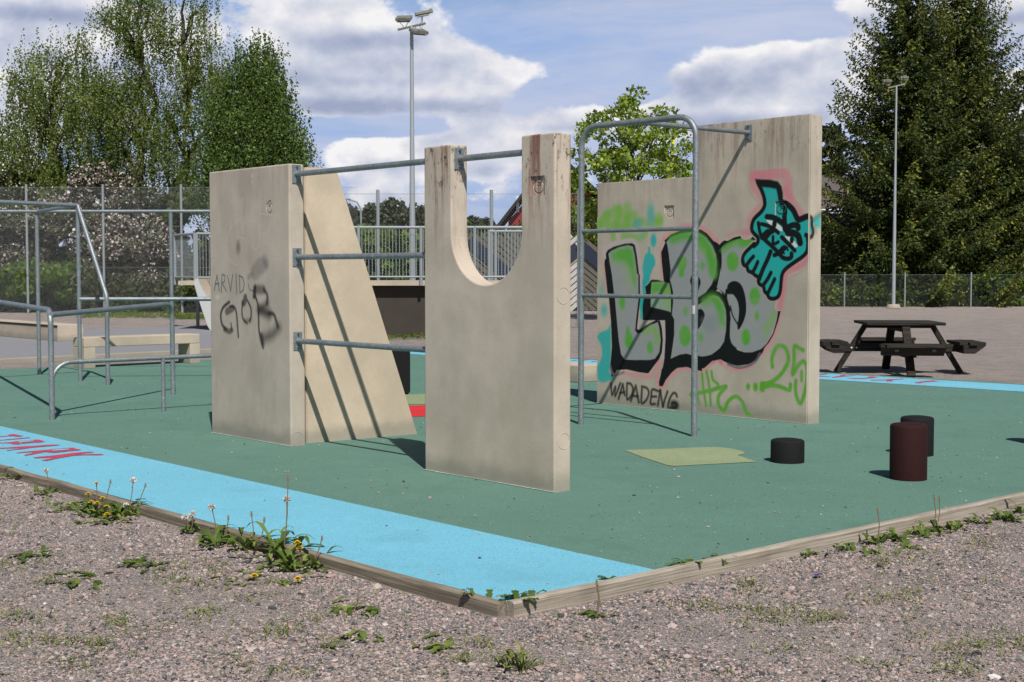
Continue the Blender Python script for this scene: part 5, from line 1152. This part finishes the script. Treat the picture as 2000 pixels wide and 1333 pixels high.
for i, (nm, lab, poly, y, bpx, ncl, mk, bl) in enumerate(US):
    tree(nm, 'shrub' if 'shrub' in nm else 'flowering tree', lab, poly, y, 1.6, bpx, ncl, 190, .11, M[mk], M['trunkd'], 'round', .50, 'shrubs and blossom beyond the tall fence', .07, 40 + i, nlimb=10, trunktop=.6, blossom=bl)
# maple behind the arch
tree('maple_tree', 'tree', 'light green young maple with open crown behind the arch', [(1122, 480), (1100, 330), (1118, 290), (1150, 225), (1180, 215), (1200, 200), (1222, 182), (1262, 186), (1290, 192), (1300, 225), (1335, 250), (1350, 300), (1345, 350), (1360, 400), (1340, 480)], 47, 2.2, 1235, 185, 70, .10, M['maple'], M['trunkd'], 'round', .36, None, .085, 31, nlimb=60, trunktop=.8, aspect=1.2)
tree('leafy_shrub', 'shrub', 'shrub between the arch post and slatted screen', [(1100, 600), (1105, 430), (1140, 420), (1180, 440), (1190, 600)], 60.5, 1145, 1.4, 1, .1, M['bush'], M['trunkd']) if False else None
tree('leafy_shrub', 'shrub', 'green shrub behind the slatted screen beside the arch', [(1000, 600), (1010, 470), (1098, 430), (1135, 395), (1185, 405), (1200, 600)], 61.5, 1.2, 1145, 110, 170, .12, M['bush'], M['trunkd'], 'round', .5, 'shrubs in the background centre', .07, 33, nlimb=8)
tree('copper_shrub', 'shrub', 'small reddish shrub beside the red house', [(1108, 450), (1110, 425), (1122, 418), (1132, 430), (1132, 450)], 61, .5, 1118, 8, 120, .1, M['redbush'], M['trunkd'], 'round', .3, 'shrubs in the background centre', .05, 34, nlimb=4)
tree('leafy_shrub', 'shrub', 'bright flowering shrub behind the ramp railing', [(640, 575), (660, 470), (710, 450), (760, 455), (800, 460), (840, 450), (860, 575)], 45, 1.6, 760, 90, 190, .10, M['hedge'], M['trunkd'], 'round', .45, 'shrubs in the background centre', .07, 35, nlimb=10, blossom=(260, .07))
tree('leafy_shrub', 'shrub', 'dull shrub behind the railing seen through the U', [(880, 575), (890, 455), (920, 445), (985, 445), (1030, 440), (1040, 575)], 66, 1.6, 960, 70, 170, .12, M['bush'], M['trunkd'], 'round', .6, 'shrubs in the background centre', .07, 36, nlimb=10)
# far trees
FT = [('conifer', 'distant pointed conifer left of the fence post above the railing', 722, 392, 30), ('round', 'distant rounded tree behind the bare fence post', 757, 393, 42), ('round', 'distant small tree between the post and lamp pole', 786, 414, 30), ('round', 'distant tree behind the floodlight pole', 808, 400, 40), ('conifer', 'distant conifer beside the street lamp', 690, 408, 22),
      ('round', 'distant tree at the edge of the U wall', 838, 405, 42), ('conifer', 'distant conifer framed at left in the U opening', 926, 402, 30), ('conifer', 'distant low conifer next to the roof line', 957, 428, 24), ('round', 'distant low trees between conifers in the U opening', 943, 436, 34), ('round', 'distant tree hidden mostly by the tapered wall', 665, 400, 44)]
for i, (kd, lab, px, top, wpx) in enumerate(FT):
    if kd == 'conifer': poly = [(px, top - 3), (px + wpx * .28, top + 28), (px + wpx * .5, top + 60), (px + wpx * .55, 560), (px - wpx * .55, 560), (px - wpx * .5, top + 60), (px - wpx * .28, top + 28)]
    else: poly = [(px - 8, top), (px + 10, top + 2), (px + wpx * .45, top + 16), (px + wpx * .62, top + 40), (px + wpx * .6, 560), (px - wpx * .6, 560), (px - wpx * .6, top + 40), (px - wpx * .42, top + 14)]
    tree('distant_' + ('conifer' if kd == 'conifer' else 'tree'), 'tree', lab, poly, 118 + (i % 3) * 4, 2.5, px, 70, 80, .26, M['farwood'], M['trunkd'], 'round', .62 if kd == 'conifer' else .95, 'distant trees on the skyline', .15, 60 + i, nlimb=4)
# one low far wood closing the horizon
rs = np.random.RandomState(5); n = 60000; X_ = rs.rand(n) * 260 - 130; hN = np.array([2.2 + 1.3 * mnoise.noise(Vector((x * .08, 3, 0))) + .8 * mnoise.noise(Vector((x * .3, 7, 0))) for x in X_]).clip(.8); Yb = 150 + rs.rand(n) * 8
P = np.stack([X_, Yb, GR + rs.rand(n) ** .8 * hN * 1.9], 1); V, F = leafquads(P, .55, rs)
tag(mesh_np('far_wood', V, F, M['farwood'], attrs={'vary': np.repeat(rs.rand(n), 4)}), 'low dark wood along the horizon', 'wood', kind='stuff')

# spruces
def spruce(label, px, y, H_, Rm_, seed, m_=None, group='large spruces at the right'):
    rs = np.random.RandomState(seed); x = fx(px, y); e = tag(empty('spruce_tree', (x, y, GR)), label, 'tree', group); b = MB(); b.tube([(0, 0, -.1), (.05, 0, H_ * .5), (0, 0, H_)], .28, 8, r2=.03)
    P = []; A = []; z = .5
    while z < H_ - .25:
        fr = 1 - z / H_; nbr = 7 if z < H_ * .8 else 5; a0 = rs.rand() * 6.28
        for k in range(nbr):
            an = a0 + k * 6.283 / nbr + rs.normal() * .25; L = Rm_ * (fr ** .78) * (.78 + .42 * rs.rand()) + .15; L *= min(1, .55 + z / 2.2)
            m = max(4, int(L / .16)); t_ = np.linspace(0, 1, m); droop = -.10 * L - .25 * L * fr
            zz = z + droop * np.sin(t_ * 2.0) * .9 + (.22 + .25 * (1 - fr)) * L * t_ ** 2.6 ; ca, sa = math.cos(an), math.sin(an)
            B = np.stack([ca * L * t_, sa * L * t_, zz], 1); b.tube(B[::max(1, m // 4)], .035 * (1 + fr), 4, r2=.008, cap=False)
            # side twigs
            for i in range(1, m):
                wl = (.20 + .62 * (1 - t_[i]) * L * .34) * (.6 + .6 * rs.rand()); wl = min(wl, .85)
                for sd_ in (-1, 1):
                    nn = max(3, int(wl / .052)); s_ = np.linspace(.08, 1, nn); dirx = np.array([ca * .55 - sa * sd_, sa * .55 + ca * sd_, -.18 - .25 * rs.rand()]); dirx /= np.linalg.norm(dirx)
                    Q = B[i] + dirx * (wl * s_)[:, None]; Q[:, 2] -= .10 * s_ ** 2; P.append(Q); A.append(np.tile(dirx, (nn, 1)))
                if rs.rand() < .6:
                    nn = 4; Q = B[i] + np.stack([np.zeros(nn), np.zeros(nn), -np.linspace(.05, .45, nn)], 1) + rs.normal(size=(nn, 3)) * .05; P.append(Q); A.append(np.tile([0, 0, -1.], (nn, 1)))
            P.append(B[-2:] + np.array([ca, sa, .3]) * .12); A.append(np.tile([ca, sa, .4], (2, 1)))
        z += .30 + .12 * rs.rand() + .16 * fr
    nc = int(4200 * H_ / 17); zc_ = H_ * (1 - rs.rand(nc) ** .55) * .93 + .5; rc_ = Rm_ * (1 - zc_ / H_).clip(.02) ** .78 * .72 * rs.rand(nc) ** .6; ac_ = rs.rand(nc) * 6.283; kk = 5
    Pc = np.stack([rc_ * np.cos(ac_), rc_ * np.sin(ac_), zc_], 1).repeat(kk, 0) + rs.normal(size=(nc * kk, 3)) * .13; P.append(Pc); A.append(np.stack([np.cos(ac_), np.sin(ac_), -.35 * np.ones(nc)], 1).repeat(kk, 0))
    P = np.concatenate(P); A = np.concatenate(A); n = len(P); A = A + rs.normal(size=(n, 3)) * .32; A /= np.linalg.norm(A, axis=1)[:, None]; P = P + rs.normal(size=(n, 3)) * .035
    nn = rs.normal(size=(n, 3)); Bv = np.cross(nn, A); Bv /= np.linalg.norm(Bv, axis=1)[:, None]; l_ = .16 * (1 + .3 * rs.normal(size=n)).clip(.5, 1.7)[:, None]; w_ = .048
    V = np.stack([P - A * l_ * .5, P + Bv * w_, P + A * l_ * .62, P - Bv * w_], 1).reshape(-1, 3); F = np.arange(4 * n).reshape(n, 4)
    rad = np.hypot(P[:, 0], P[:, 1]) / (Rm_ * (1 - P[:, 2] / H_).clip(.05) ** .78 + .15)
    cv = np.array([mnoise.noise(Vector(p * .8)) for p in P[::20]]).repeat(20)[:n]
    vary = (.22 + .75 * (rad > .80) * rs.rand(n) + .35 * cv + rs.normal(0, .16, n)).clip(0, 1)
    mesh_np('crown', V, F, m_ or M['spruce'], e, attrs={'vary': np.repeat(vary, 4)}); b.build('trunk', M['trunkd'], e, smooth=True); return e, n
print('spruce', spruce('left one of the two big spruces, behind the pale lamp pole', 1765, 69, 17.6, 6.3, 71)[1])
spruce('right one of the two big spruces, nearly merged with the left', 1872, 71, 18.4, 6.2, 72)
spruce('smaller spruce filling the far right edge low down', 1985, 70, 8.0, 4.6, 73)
tree('pine_tree', 'tree', 'brownish pine at the far right edge of the photo', [(2080, 600), (1975, 560), (1950, 400), (1945, 260), (1955, 190), (1980, 135), (2010, 110), (2080, 140)], 76, 2.5, 2010, 110, 170, .15, M['pine'], M['trunkd'], 'round', .7, None, .2, 81, nlimb=20)
tree('pine_tree', 'tree', 'dark pine just behind the right edge of mural wall', [(1560, 480), (1570, 300), (1600, 250), (1625, 246), (1645, 290), (1650, 345), (1615, 370), (1608, 480)], 92, 2.0, 1590, 60, 150, .17, M['pine'], M['trunkd'], 'round', .6, None, .2, 82, nlimb=18)
HD = [(1588, 560, 1640, 'hedge bush next to the mural wall edge'), (1625, 565, 1700, 'dim hedge bush left of the pale lamp pole'), (1690, 548, 1780, 'hedge bush just behind the pale lamp pole'), (1760, 560, 1850, 'dim hedge bush right of pale lamp pole'), (1815, 545, 1905, 'bright hedge bush left of right fence post'), (1890, 538, 1970, 'bright hedge bush right of the right fence post'), (1950, 532, 2060, 'bright hedge bush at the right frame edge')]
for i, (xa2, tp_, xb2, lab) in enumerate(HD):
    poly = [(xa2, 602), (xa2 + 3, tp_ + 18), ((xa2 * 2 + xb2) / 3, tp_), ((xa2 + xb2 * 2) / 3, tp_ + 3), (xb2 - 2, tp_ + 14), (xb2, 602)]
    tree('hedge_bush', 'hedge', lab, poly, 66.5, 1.0, (xa2 + xb2) / 2, 46, 170, .10, M['hedge'] if i in (2, 4, 5, 6) else M['bush'], M['trunkd'], 'round', .36, 'hedge bushes behind the low right fence', .05, 90 + i, nlimb=6)
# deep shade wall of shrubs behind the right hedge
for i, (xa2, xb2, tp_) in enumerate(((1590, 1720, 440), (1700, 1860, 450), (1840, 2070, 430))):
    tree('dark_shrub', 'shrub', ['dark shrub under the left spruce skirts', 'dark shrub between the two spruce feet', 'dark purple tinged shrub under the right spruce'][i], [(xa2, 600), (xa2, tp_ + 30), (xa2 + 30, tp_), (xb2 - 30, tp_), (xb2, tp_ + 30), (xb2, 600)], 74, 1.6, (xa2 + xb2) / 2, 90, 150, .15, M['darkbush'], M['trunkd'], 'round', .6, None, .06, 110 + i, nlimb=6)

# ------------------------------------------------------------------ near gravel stones
def stones(name, n, region, smin, smax, seed, zoff=0.0, label=None, mt='stone'):
    rs = np.random.RandomState(seed); ph = (1 + 5 ** .5) / 2
    I = np.array([(-1, ph, 0), (1, ph, 0), (-1, -ph, 0), (1, -ph, 0), (0, -1, ph), (0, 1, ph), (0, -1, -ph), (0, 1, -ph), (ph, 0, -1), (ph, 0, 1), (-ph, 0, -1), (-ph, 0, 1)]) / math.hypot(1, ph)
    FI = np.array([(0, 11, 5), (0, 5, 1), (0, 1, 7), (0, 7, 10), (0, 10, 11), (1, 5, 9), (5, 11, 4), (11, 10, 2), (10, 7, 6), (7, 1, 8), (3, 9, 4), (3, 4, 2), (3, 2, 6), (3, 6, 8), (3, 8, 9), (4, 9, 5), (2, 4, 11), (6, 2, 10), (8, 6, 7), (9, 8, 1)])
    P = region(n, rs); n = len(P); s_ = np.exp(rs.normal(0, .42, n)); s_ = (smin * s_).clip(smin * .4, smax)
    sh = np.stack([s_ * (1 + .35 * rs.rand(n)), s_ * (.75 + .3 * rs.rand(n)), s_ * (.45 + .3 * rs.rand(n))], 1)
    V = I[None] * sh[:, None] * (1 + .20 * rs.normal(size=(n, 12, 1)))
    an = rs.rand(n) * 6.283; tl = rs.normal(0, .35, n); c1, s1 = np.cos(an), np.sin(an); c2, s2 = np.cos(tl), np.sin(tl)
    x, y, z = V[..., 0], V[..., 1], V[..., 2]; y, z = y * c2[:, None] - z * s2[:, None], y * s2[:, None] + z * c2[:, None]
    x, y = x * c1[:, None] - y * s1[:, None], x * s1[:, None] + y * c1[:, None]
    V = np.stack([x, y, z], -1) + P[:, None]; V[..., 2] += (s_ * .18)[:, None]
    F = (FI[None] + (np.arange(n) * 12)[:, None, None]).reshape(-1, 3)
    vary = rs.rand(n); o = mesh_np(name, V.reshape(-1, 3), F, M[mt], attrs={'vary': np.repeat(vary, 12)})
    return tag(o, label, 'gravel', kind='stuff')
def ground_region(n, rs):
    out = []
    tot = 0
    while tot < n:
        m = n * 3; y = 4.6 + rs.rand(m) ** 1.15 * 8.0; x = (rs.rand(m) * 2 - 1) * (y * .40 + 1.5); rel = np.stack([x, y], 1) - K0[:2]
        uu = rel @ U3[:2]; vv = rel @ V3[:2]; ok = (uu < -.075) | (vv < -.075)
        nz = np.array([mnoise.noise(Vector((a * 1.1, b * 1.1, 0))) for a, b in zip(x[ok][:n * 2], y[ok][:n * 2])]); xo, yo = x[ok][:n * 2], y[ok][:n * 2]
        # more stones close to the boards near the corner
        du = np.minimum(np.abs((np.stack([xo, yo], 1) - K0[:2]) @ U3[:2]), np.abs((np.stack([xo, yo], 1) - K0[:2]) @ V3[:2])); 
        pr_ = .45 + .7 * nz + .7 * np.exp(-du / .35); k = rs.rand(len(xo)) < pr_; out.append(np.stack([xo[k], yo[k]], 1)); tot += k.sum()
    Q = np.concatenate(out)[:n]; zz = np.array([.012 * mnoise.noise(Vector((x * .9, y * .9, 0))) + .006 * mnoise.noise(Vector((x * 2.9, y * 2.9, 4))) for x, y in Q])
    return np.concatenate([Q, (GR + zz)[:, None]], 1)
stones('gravel_stones', 160000, ground_region, .0044, .0125, 7, label='loose pinkish grey gravel stones in the foreground')
stones('gravel_stones', 1900, ground_region, .010, .024, 8, label='larger grey and pink stones in the foreground gravel')
def pad_region(n, rs):
    uu = rs.rand(n * 2) ** 1.2 * 14; vv = rs.rand(n * 2) * 13; P = K0 + U3 * uu[:, None] + V3 * vv[:, None]; P = P[np.abs(P[:, 0]) < P[:, 1] * .42][:n]; P[:, 2] = .003; return P
stones('pad_grit', 2800, pad_region, .0042, .013, 9, label='bits of grit scattered over the rubber pad')

# ------------------------------------------------------------------ weeds
def leafstrip(a, L, w, lift, rs, lobed=True, nseg=6):
    """curved leaf from origin heading a"""
    V = []; F = []; ca, sa = math.cos(a), math.sin(a)
    for i in range(nseg + 1):
        t_ = i / nseg; r_ = L * t_; z = .5 * lift * L * math.sin(t_ * 2.3) ; ww = w * math.sin(math.pi * min(1, .12 + t_ * .88)) ** .8 * (1 + (.35 if lobed and i % 2 else -.2))
        if i == nseg: ww = w * .08
        V += [(ca * r_ - sa * ww, sa * r_ + ca * ww, z + .25 * ww), (ca * r_, sa * r_, z), (ca * r_ + sa * ww, sa * r_ - ca * ww, z + .25 * ww)]
    for i in range(nseg): 
        k = i * 3; F += [(k, k + 1, k + 4, k + 3), (k + 1, k + 2, k + 5, k + 4)]
    return V, F
def rosette(parent, n, L, w, lift, rs, m_='weed', spread=.02, name='leaves'):
    V = []; F = []; A = []
    for i in range(n):
        a = rs.rand() * 6.283; v, f = leafstrip(a, L * (.55 + .6 * rs.rand()), w * (.7 + .5 * rs.rand()), lift * (.3 + 1.2 * rs.rand()), rs); o_ = rs.normal(size=2) * spread; k = len(V)
        V += [(x + o_[0], y + o_[1], z + .004) for x, y, z in v]; F += [tuple(j + k for j in q_) for q_ in f]; A += [rs.rand()] * len(v)
    return mesh_np(name, V, F, M[m_], parent, attrs={'vary': A})
def flower(parent, x, y, h, rs, kind, root=(0, 0)):
    b = MB(); b.tube([(root[0], root[1], 0), ((root[0] + x) / 2 + .01, (root[1] + y) / 2, h * .55), (x, y, h)], .0032, 5); s_ = b.build('stem', M['stem'], parent, smooth=True)
    if kind == 'yellow':
        V = []; F = []; 
        for ring, (r_, z, n) in enumerate(((.024, .0, 22), (.016, .007, 18), (.009, .011, 12))):
            for k in range(n):
                a = 6.283 * k / n + ring; w = .0036; k0 = len(V); ca, sa = math.cos(a), math.sin(a)
                V += [(x, y, h + z), (x + ca * r_ * .7 - sa * w, y + sa * r_ * .7 + ca * w, h + z + .004), (x + ca * r_, y + sa * r_, h + z + .003), (x + ca * r_ * .7 + sa * w, y + sa * r_ * .7 - ca * w, h + z + .004)]; F.append((k0, k0 + 1, k0 + 2, k0 + 3))
        mesh_np('flower_head', V, F, M['yellow'], parent)
    elif kind == 'fluff':
        V = []; F = []
        for k in range(110):
            d_ = rs.normal(size=3); d_ /= np.linalg.norm(d_); e_ = np.cross(d_, rs.normal(size=3)); e_ /= np.linalg.norm(e_); r_ = .021; k0 = len(V); c_ = np.array([x, y, h])
            V += [c_ + d_ * .004, c_ + d_ * r_ + e_ * .0035, c_ + d_ * r_ * 1.08, c_ + d_ * r_ - e_ * .0035]; F.append((k0, k0 + 1, k0 + 2, k0 + 3))
        mesh_np('seed_head', V, F, M['fluff'], parent)
    else:
        b = MB(); b.tube([(x, y, h - .005), (x, y, h + .02)], .008, 6, r2=.004); b.build('bud', M['stem'], parent, smooth=True)
rsw = np.random.RandomState(17)
def weed(px, py, L, n, label, fl=(), lift=.6, w=.014, name='dandelion_plant', m_='weed', spread=.03, z=GR):
    P = G(px, py, z + .0); e = tag(empty(name, (P[0], P[1], z), rsw.rand() * 0), label, 'weed', 'dandelions and weeds in the gravel'); rosette(e, n, L, w, lift, rsw, m_, spread)
    for (dx_, h, kd) in fl: flower(e, dx_ * P[1] / CF, -.02 * rsw.rand(), h, rsw, kd, root=(dx_ * P[1] / CF * .4, 0))
    return e
# px, py(base), leaf length, leaves, label, flowers (dx px, height, kind)
weed(180, 1003, .16, 34, 'leafy dandelion clump with yellow heads by the left timber', [(-6, .13, 'yellow'), (0, .075, 'yellow'), (12, .07, 'yellow'), (22, .10, 'yellow'), (10, .20, 'yellow'), (38, .21, 'bud')], spread=.09)
weed(238, 1008, .16, 34, 'dense dandelion clump with a seed head right of the yellow heads', [(24, .24, 'fluff'), (10, .07, 'fluff'), (-28, .06, 'yellow'), (48, .20, 'bud')], spread=.08, lift=.8)
weed(130, 990, .12, 18, 'flat dandelion leaves left of the big yellow clump', [], spread=.08, lift=.3)
weed(205, 1020, .13, 20, 'low dandelion leaves in front of the yellow clump', [(5, .05, 'yellow')], spread=.08, lift=.3)
weed(20, 935, .16, 24, 'grassy weed against the timber at the left frame edge', [], spread=.12, m_='grassm')
weed(95, 962, .11, 18, 'flat weed beside the timber near the left edge', [(-4, .16, 'fluff')], spread=.08, lift=.35)
weed(370, 1038, .10, 12, 'small weed with two seed heads by the timber', [(-8, .09, 'fluff'), (6, .11, 'fluff')], spread=.04)
weed(425, 1062, .15, 26, 'dandelion with tall seed head leaning on the timber', [(-10, .22, 'fluff'), (22, .15, 'bud')], spread=.07, lift=.8)
weed(492, 1072, .14, 26, 'dandelion with closed buds beside the timber', [(0, .20, 'bud'), (26, .17, 'bud')], spread=.06, lift=.9)
weed(545, 1092, .20, 24, 'big dandelion with very tall stems crossing the blue strip', [(20, .46, 'bud'), (17, .34, 'fluff')], spread=.06, lift=1.1, w=.018)
weed(590, 1110, .15, 30, 'dandelion with bright yellow heads at the timber end', [(-8, .14, 'yellow'), (-4, .11, 'yellow'), (40, .16, 'bud')], spread=.09, lift=.9)
weed(635, 1112, .12, 18, 'flat dandelion leaves right of the yellow headed plant', [], spread=.08, lift=.4)
weed(480, 1136, .09, 20, 'reddish flat weed with one yellow head in open gravel', [(18, .03, 'yellow')], spread=.10, lift=.3, m_='grassm')
weed(572, 1143, .06, 8, 'tiny weed with small yellow flower in gravel', [(10, .03, 'yellow')], spread=.03, lift=.4)
weed(266, 1106, .12, 16, 'dark green flat weed alone in the gravel', [], spread=.06, lift=.3)
weed(70, 1086, .11, 16, 'flat weed left of centre in the lower left gravel', [], spread=.07, lift=.3)
weed(165, 1136, .11, 18, 'spreading weed beneath the yellow clump in open gravel', [], spread=.10, lift=.25)
weed(680, 1196, .11, 12, 'small weed with dark leaf in the middle foreground', [(20, .07, 'bud')], spread=.06, lift=.5)
weed(715, 1252, .08, 10, 'small ragged weed in the lower middle gravel', [], spread=.05, lift=.4)
weed(850, 1262, .09, 10, 'low weed in gravel below the corner', [], spread=.05, lift=.3)
weed(1014, 1306, .10, 44, 'bright yellow green cushion weed at bottom centre', [], spread=.03, lift=1.2, w=.006, m_='grassm')
weed(1012, 1172, .09, 16, 'dark weed growing inside the corner of the timbers', [], spread=.05, lift=.5, z=0.0)
weed(918, 1168, .05, 4, 'single upright leaf on the blue strip near the corner', [], spread=.01, lift=2.0, z=0.0)
weed(1041, 1197, .06, 5, 'upright leaf in front of the right timber near the corner', [], spread=.01, lift=2.4)
weed(1165, 1205, .07, 12, 'tuft with thin seed stalks before the right timber', [(0, .16, 'bud'), (3, .13, 'bud')], spread=.03, lift=.6)
weed(1330, 1104, .08, 12, 'flat weed growing over the right timber top', [], spread=.04, lift=.4, z=0.0)
weed(1184, 1134, .05, 8, 'little weed at the edge of blue strip and right timber', [], spread=.02, lift=.5, z=0.0)
weed(1405, 1092, .05, 12, 'dry brown weed along the right timber top', [], spread=.07, lift=.3, z=0.0, m_='grassm')
for i, (px, py, L, n, fl, lab) in enumerate([(1582, 1088, .08, 12, [], 'small weed at the foot of the right timber, leftmost of the row'), (1648, 1076, .08, 12, [], 'low weed under the crack of the right timber'), (1716, 1062, .10, 18, [(-4, .20, 'bud')], 'weed with tall thin stalk at right timber'), (1757, 1055, .11, 22, [], 'upright leafy weed at right timber, third of row'), (1800, 1048, .11, 18, [], 'broad upright weed left of the double stalk'), (1826, 1040, .12, 20, [(-4, .22, 'bud'), (8, .21, 'bud')], 'upright weed with two thin stalks at right timber'),
                                         (1868, 1036, .11, 18, [], 'upright leafy weed right of the double stalks'), (1908, 1024, .10, 18, [], 'leafy weed near the right end of timber row'), (1965, 1016, .12, 30, [], 'wide leafy weed clump near the right frame edge'), (1998, 1002, .12, 20, [], 'leafy weed cut off by the right frame edge'), (1775, 1072, .08, 12, [], 'flat weed in front of the third upright weed'), (1700, 1085, .07, 10, [], 'yellowing flat weed below the tall thin stalk')]):
    weed(px, py, L * .8, int(n * .75), lab, fl, lift=.9, spread=.035)
# many tiny scattered weeds and grass tufts nobody would count
V = []; F = []; A = []
def scatter(n, sampler, L, w, m, seed, nl=(3, 8)):
    rs = np.random.RandomState(seed)
    for i in range(n):
        px, py = sampler(rs); P = G(px, py, GR); k_ = rs.randint(*nl); sc_ = .5 + rs.rand()
        for j in range(k_):
            a = rs.rand() * 6.283; v, f = leafstrip(a, L * sc_ * (.5 + .8 * rs.rand()), w, .3 + 1.0 * rs.rand(), rs, False, 3); k = len(V); o_ = rs.normal(size=2) * .035 * sc_
            V.extend([(x + P[0] + o_[0], y + P[1] + o_[1], z + GR + .004) for x, y, z in v]); F.extend([tuple(q_ + k for q_ in g_) for g_ in f]); A.extend([rs.rand()] * len(v))
cent = [(60, 1210), (70, 1260), (120, 1255), (215, 1215), (225, 1220), (140, 1300), (190, 1262), (300, 1120), (380, 1110), (430, 1118), (540, 1240), (600, 1215), (400, 1200), (350, 1140), (30, 1110), (85, 1100), (120, 1140), (480, 1170), (1535, 1200), (1595, 1210), (1610, 1205), (1520, 1275), (1690, 1178), (1800, 1240), (1840, 1275), (1910, 1262), (1985, 1258), (1830, 1310), (1900, 1308), (1700, 1300), (1460, 1150), (1390, 1190), (1450, 1195), (1480, 1190), (1900, 1070), (1940, 1060), (1960, 1040), (1790, 1088), (1740, 1095), (1480, 1222), (1280, 1130), (1760, 1165), (900, 1290), (970, 1285), (930, 1260), (640, 1270), (560, 1310), (470, 1300), (20, 1250), (10, 1040)]
def sam(rs):
    if rs.rand() < .8: c_ = cent[rs.randint(len(cent))]; return c_[0] + rs.normal() * 22, max(1000 if c_[0] > 1400 else 1020, c_[1] + rs.normal() * 7)
    while True:
        px, py = rs.rand() * 2000, 1010 + rs.rand() * 320
        if px < 960 and py > 960 + px * .26 or px > 1000 and py > 1215 - (px - 1000) * .2: return px, py
scatter(560, sam, .045, .0035, 'grassm', 5)
tag(mesh_np('weed_tufts', V, F, M['grassm'], attrs={'vary': A}), 'tiny weed and grass tufts dotted through the gravel', 'weeds', kind='stuff')
# grass band by the road at left and under the ramp
V = []; F = []; A = []
def sam2(rs):
    r_ = rs.rand()
    if r_ < .45: return 330 + rs.rand() * 90, 614 + rs.rand() * 10
    if r_ < .93: return 150 + rs.rand() * 200, 610 + rs.rand() * 12
    return 750 + rs.rand() * 85, 655 + rs.rand() * 8
scatter(1500, sam2, .10, .012, 'weed', 6)
tag(mesh_np('verge_grass', V, F, M['weed'], attrs={'vary': A}), 'patchy grass on the verge below the fence and ramp', 'grass', kind='stuff')

# crumpled wrapper
P = G(1597, 1128, GR); e = tag(empty('sweet_wrapper', (P[0], P[1], GR), .4), 'tiny crumpled blue and red wrapper lying on the gravel', 'litter')
rs = np.random.RandomState(2); V = []; F = []
for i in range(6):
    for j in range(5): V.append((i * .009 - .022, j * .008 - .016, .012 + .008 * rs.rand()))
for i in range(5):
    for j in range(4): F.append((i * 5 + j, i * 5 + j + 1, (i + 1) * 5 + j + 1, (i + 1) * 5 + j))
mesh_np('foil', V, F, simple('blue_foil', (.03, .09, .45), .3, .3), e)
mesh_np('red_print', [(x * .4, y * .4, z + .006) for x, y, z in V], F, simple('pink_foil', (.6, .15, .3), .3), e)
n_o = len(bpy.data.objects); print('objects', n_o, 'polys', sum(len(m.polygons) for m in bpy.data.meshes))
